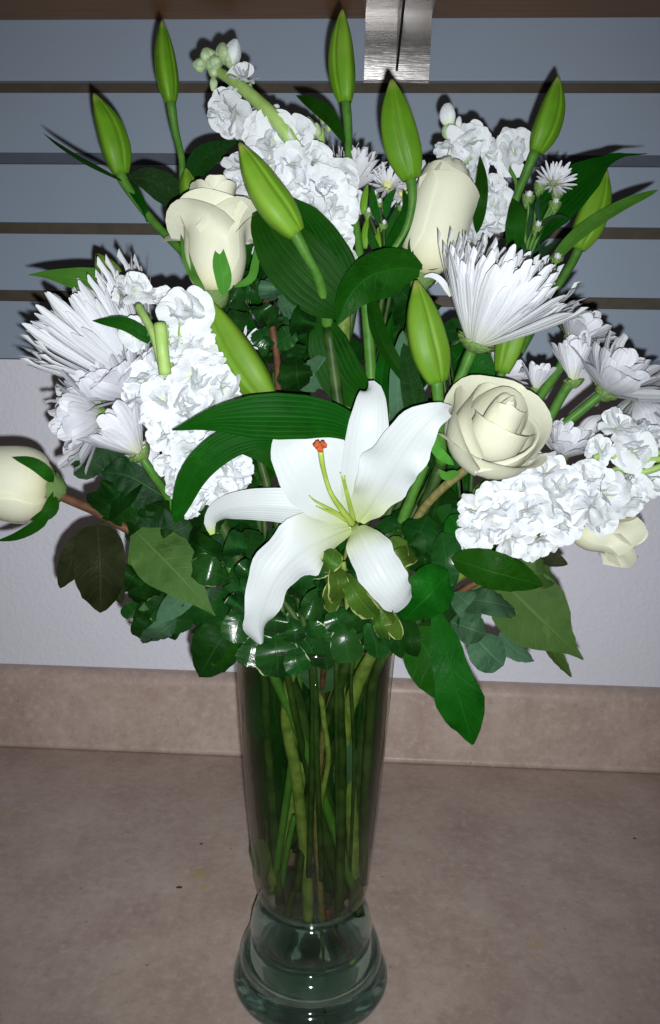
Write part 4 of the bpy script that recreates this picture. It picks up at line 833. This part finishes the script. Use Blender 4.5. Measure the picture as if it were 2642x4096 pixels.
t = sprig('yellow-edged variegated sprig hanging below the lily bloom', None, path=pp((800, 1310, -.085), (810, 1400, -.07), (810, 1500, -.05), (803, 1590, -.045), (790, 1710, -.043), (784, 1800, -.04)), r=.0019, mat='stemolive')
leaf_cluster(t, [((785, 1310), (790, 1400), -.095, -.105, 58), ((800, 1330), (770, 1430), -.1, -.105, 44), ((800, 1330), (875, 1440), -.1, -.11, 62), ((830, 1350), (915, 1455), -.105, -.108, 60), ((850, 1370), (935, 1490), -.1, -.1, 40), ((830, 1330), (905, 1380), -.1, -.115, 40), ((870, 1420), (900, 1495), -.095, -.095, 34), ((880, 1430), (930, 1488), -.092, -.092, 26), ((870, 1310), (950, 1262), -.07, -.08, 66), ((900, 1330), (968, 1290), -.065, -.07, 50), ((900, 1330), (955, 1340), -.065, -.072, 40), ((740, 1330), (780, 1280), -.09, -.1, 50)], 'yellowvar', 'obov', 3, fold=.3)
t = sprig('leathery leaf sprig at the lower left with a broad pale leaf', (440, 1330, -.045), .0026, 'wood')
leaf_cluster(t, [((318, 1240), (502, 1436), -.075, -.11, 140, 'pale', dict(serr=.04, bow=.008, fold=.1, face=.2, twist=0, cup=0, wl=[.25, .7, .95, 1, .9, .7, .42, .18, .02])), ((330, 1250), (345, 1402), -.05, -.06, 92, 'pale', dict(shape='ovate')), ((465, 1336), (366, 1452), -.08, -.085, 62, 'grey', dict(shape='ovate')), ((500, 1400), (470, 1370), -.07, -.08, 60, 'grey'), ((452, 1450), (352, 1440), -.07, -.075, 60, 'pittodark', dict(shape='round')), ((400, 1400), (310, 1460), -.05, -.05, 90, 'dark', dict(shape='ovate')), ((420, 1440), (332, 1500), -.05, -.05, 66, 'grey', dict(shape='ovate')), ((360, 1400), (310, 1400), -.04, -.045, 70, 'dark'), ((330, 1330), (292, 1380), -.04, -.045, 60, 'dark'), ((548, 1440), (464, 1580), -.06, -.065, 118, 'dark', dict(shape='ovate', serr=.03, fold=.16)), ((545, 1450), (500, 1555), -.07, -.078, 84, 'green', dict(shape='ovate', serr=.03)), ((440, 1260), (520, 1300), -.06, -.07, 80, 'dark'), ((420, 1290), (340, 1270), -.05, -.05, 80, 'dark'), ((450, 1230), (530, 1200), -.05, -.06, 80, 'dark'), ((300, 1120), (235, 1190), -.03, -.035, 100, 'dark', dict(shape='ovate')), ((330, 1150), (240, 1220), -.035, -.045, 90, 'dark', dict(shape='ovate')), ((520, 1380), (440, 1440), -.05, -.05, 90, 'dark'), ((420, 1200), (330, 1230), -.035, -.04, 90, 'dark')], 'dark', 'ovate', 4)
t = sprig('lower right sprig with broad hanging leaves and one large pale veined leaf', None, path=pp((1180, 1340, -.055), (1060, 1390, -.055), (960, 1460, -.05), (880, 1560, -.042), (862, 1700, -.035), (850, 1900, -.03), (846, 2060, -.02)), r=.0036, mat='stemdark')
leaf_cluster(t, [((1160, 1345), (1360, 1538), -.055, -.085, 176, 'pale', dict(serr=.05, ns=18, bow=.010, fold=.10, face=.15, twist=.1, cup=0, wl=[.2, .62, .92, 1, .98, .86, .62, .34, .14, .02])), ((1052, 1302), (1268, 1366), -.09, -.1, 92, 'green', dict(bow=.02, serr=.02, fold=-.15)), ((1018, 1428), (1104, 1736), -.07, -.1, 118, 'green', dict(serr=.03, ns=20, wl=[.2, .45, .65, .7, .8, 1.0, .85, .5, .05], fold=.12, face=-.1)), ((960, 1462), (1066, 1636), -.065, -.08, 126, 'green', dict(serr=.02, fold=.12, face=.25)), ((1050, 1330), (940, 1448), -.075, -.085, 118, 'green', dict(serr=.02)), ((1030, 1240), (1040, 1380), -.08, -.09, 78, 'pittodark', dict(shape='ovate', fold=.3)), ((985, 1230), (1060, 1370), -.06, -.07, 90, 'dark'), ((1075, 1400), (1200, 1420), -.07, -.08, 84, 'grey', dict(shape='round')), ((1060, 1380), (1120, 1440), -.075, -.085, 70, 'grey', dict(shape='round')), ((1050, 1450), (1134, 1480), -.06, -.07, 76, 'grey', dict(shape='round')), ((1105, 1480), (1175, 1552), -.055, -.06, 92, 'grey', dict(shape='round')), ((1165, 1475), (1246, 1542), -.04, -.045, 54, 'grey'), ((1265, 1490), (1334, 1580), -.04, -.04, 36, 'pale'), ((1250, 1440), (1190, 1470), -.05, -.05, 60, 'dark'), ((1000, 1200), (950, 1290), -.05, -.06, 90, 'dark'), ((1030, 1130), (1000, 1240), -.045, -.05, 100, 'dark'), ((1050, 1200), (1085, 1310), -.06, -.065, 80, 'green'), ((905, 1410), (938, 1536), -.085, -.095, 66, 'dark', dict(serr=.05)), ((868, 1400), (890, 1500), -.08, -.088, 62, 'pittodark'), ((930, 1400), (900, 1512), -.08, -.085, 60, 'dark'), ((955, 1440), (965, 1540), -.075, -.08, 46, 'dark'), ((1240, 1300), (1325, 1316), -.04, -.04, 40, 'brownleaf'), ((1040, 1400), (1010, 1500), -.05, -.05, 90, 'dark'), ((1180, 1330), (1290, 1340), -.045, -.05, 90, 'pale')], 'dark', 'ovate', 5)
tube('stem', pp((1060, 1390, -.07), (1110, 1360, -.08), (1165, 1340, -.07)), .0022, M['wood'], t)
# filler sprigs in the depth of the bouquet: their dark leaves close the gaps between the flowers
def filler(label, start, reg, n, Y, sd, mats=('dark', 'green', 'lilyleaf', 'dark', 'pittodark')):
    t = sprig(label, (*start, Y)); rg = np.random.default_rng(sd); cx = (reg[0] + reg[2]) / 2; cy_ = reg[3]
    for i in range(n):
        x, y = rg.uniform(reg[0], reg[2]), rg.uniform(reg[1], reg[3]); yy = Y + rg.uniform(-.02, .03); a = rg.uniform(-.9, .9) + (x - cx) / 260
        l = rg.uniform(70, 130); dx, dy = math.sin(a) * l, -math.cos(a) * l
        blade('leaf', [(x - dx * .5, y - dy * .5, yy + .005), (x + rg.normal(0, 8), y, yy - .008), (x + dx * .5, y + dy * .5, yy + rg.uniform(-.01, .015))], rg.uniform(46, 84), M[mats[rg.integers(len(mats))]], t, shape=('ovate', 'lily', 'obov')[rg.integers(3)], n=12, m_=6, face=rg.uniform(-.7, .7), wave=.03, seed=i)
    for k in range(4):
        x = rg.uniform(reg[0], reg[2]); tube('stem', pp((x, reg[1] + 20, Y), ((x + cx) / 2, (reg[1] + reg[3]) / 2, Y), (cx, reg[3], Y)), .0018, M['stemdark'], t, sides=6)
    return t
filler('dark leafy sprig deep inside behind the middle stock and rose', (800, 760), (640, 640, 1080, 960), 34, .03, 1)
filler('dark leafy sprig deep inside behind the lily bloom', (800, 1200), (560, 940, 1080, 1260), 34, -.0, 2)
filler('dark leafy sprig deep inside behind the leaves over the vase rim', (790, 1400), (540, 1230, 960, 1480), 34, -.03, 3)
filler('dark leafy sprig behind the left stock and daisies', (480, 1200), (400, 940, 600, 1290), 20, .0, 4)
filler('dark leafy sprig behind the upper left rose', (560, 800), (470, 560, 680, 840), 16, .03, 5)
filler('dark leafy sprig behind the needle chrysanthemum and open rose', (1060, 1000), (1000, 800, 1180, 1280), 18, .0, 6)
t = sprig('collar of small glossy round leaves covering the vase rim under the lily', (760, 1420, -.05)); rg = np.random.default_rng(77); col_ = []
for i in range(46):
    x, y = rg.uniform(560, 960), rg.uniform(1270, 1500)
    if y > 1490 - abs(x - 690) * .12 and x > 760: y -= 50
    a = math.atan2(x - 760, 1700 - y) + rg.uniform(-.9, .9) + (math.pi if rg.uniform() < .6 else 0); l = rg.uniform(44, 72)
    col_.append(((x, y), (x + math.sin(a) * l, y - math.cos(a) * l), rg.uniform(-.06, -.03), rg.uniform(-.075, -.045), rg.uniform(44, 72), ('pittodark', 'pitto', 'dark', 'pittodark')[rg.integers(4)]))
col_ += [((800, 1440), (815, 1545), -.085, -.1, 74, 'pitto'), ((850, 1450), (880, 1535), -.085, -.1, 66, 'pittodark'), ((745, 1480), (765, 1562), -.088, -.1, 70, 'pittodark'), ((690, 1500), (705, 1570), -.085, -.1, 62, 'pitto'), ((590, 1480), (575, 1555), -.085, -.095, 66, 'pittodark')]
leaf_cluster(t, col_, 'pittodark', 'obov', 9)
t = sprig('collar of small glossy leaves left of the lily above the hanging pale leaf', (520, 1300, -.04)); col_ = []
for i in range(34):
    x, y = rg.uniform(330, 600), rg.uniform(1160, 1470)
    if x < 420 and y < 1240: y += 90
    a = rg.uniform(-2.6, .6); l = rg.uniform(50, 84)
    col_.append(((x, y), (x + math.sin(a) * l, y - math.cos(a) * l), rg.uniform(-.045, -.01), rg.uniform(-.055, -.03), rg.uniform(46, 74), ('dark', 'pitto', 'dark', 'pittodark', 'serrated')[rg.integers(5)]))
leaf_cluster(t, col_, 'dark', 'obov', 10)
# extra leaves under water
t = sprig('sprig with leaves under the water in the vase', None, path=pp((700, 1500, -.02), (690, 1700, -.03), (650, 1990, -.03), (635, 2080, -.026)), r=.003, mat='stem')
for a, w_, mt in ((((740, 1540, -.035), (745, 1580, -.045), (738, 1618, -.045)), 90, 'grey'), (((815, 1720, -.03), (805, 1780, -.038), (790, 1850, -.036)), 52, 'grey'), (((600, 1950, -.0), (612, 2010, -.022), (640, 2070, -.02)), 46, 'pale'), (((700, 1680, -.02), (720, 1720, -.024), (730, 1790, -.02)), 90, 'dark'), (((830, 1560, -.01), (840, 1640, -.02), (830, 1730, -.02)), 100, 'dark'), (((650, 1560, -.01), (640, 1650, -.02), (660, 1740, -.02)), 110, 'dark'), (((760, 1780, -.0), (770, 1850, -.01), (760, 1940, -.01)), 110, 'dark'), (((640, 1780, -.0), (650, 1850, -.01), (640, 1940, -.01)), 80, 'dark'), (((740, 1700, .0), (760, 1660, -.0), (800, 1600, .0)), 110, 'dark'), (((600, 1590, -.0), (604, 1640, -.0), (612, 1740, .0)), 80, 'serrated'), (((620, 1640, .01), (630, 1780, .01), (640, 1950, .01)), 90, 'dark'), (((870, 1600, .01), (850, 1750, .01), (830, 1930, .01)), 90, 'brownleaf'), (((700, 1580, .02), (720, 1750, .02), (730, 1950, .015)), 130, 'dark'), (((800, 1580, .02), (790, 1750, .02), (780, 1950, .015)), 130, 'dark')):
    blade('leaf', list(a), w_, M[mt], t, shape='ovate', n=12, m_=7)
for a, w_, mt in ((((590, 1535, .0), (600, 1650, .0), (612, 1800, .0), (625, 1960, .0), (638, 2075, .0)), 44, 'brownleaf'), (((892, 1535, .0), (881, 1650, .0), (865, 1800, .0), (848, 1960, .0), (832, 2075, .0)), 44, 'brownleaf'), (((620, 1540, -.012), (628, 1700, -.012), (640, 1900, -.008)), 50, 'dark'), (((866, 1540, -.012), (856, 1700, -.012), (842, 1930, -.008)), 50, 'dark')):
    blade('leaf', list(a), w_, M[mt], t, n=16, m_=6, wl=[.75, 1, 1, 1, .95, .6])  # dark leaves added along both glass walls, standing in for the water's refraction
tube('stem', pp((688, 1900, -.026), (668, 1990, -.03), (656, 2075, -.026)), .0024, M['stem'], t)
tube('stem', pp((764, 2120, -.022), (776, 2180, -.022), (800, 2200, -.024), (812, 2218, -.026)), .0022, M['wood'], t)
tube('cut_end', pp((811, 2214, -.026), (819, 2232, -.028), (823, 2250, -.029)), .0026, M['cutend'], t)
# crumbs on the counter
for i, (x, y, s, lb) in enumerate(((418, 2070, 5, 'dark crumb on the counter left of the vase'), (470, 1968, 3, 'tiny dark speck on the counter beside the yellow pollen mark'), (1480, 1955, 3, 'tiny dark speck on the right of the counter'))):
    p = on_counter(x, y); r = px(p, s); rg = np.random.default_rng(i)
    vv = [(r * math.cos(a) * rg.uniform(.6, 1.3) * 1.4, r * .7 * math.sin(a) * rg.uniform(.6, 1.2), z) for z in (0, r * .5) for a in np.arange(7) * .9]
    o = obj('crumb', mesh('crumb', vv, grid(2, 7, True) + [tuple(range(7, 14))]), M['wood'], None); o.location = tuple(p); tag(o, lb, 'crumb', 'crumbs on the counter')
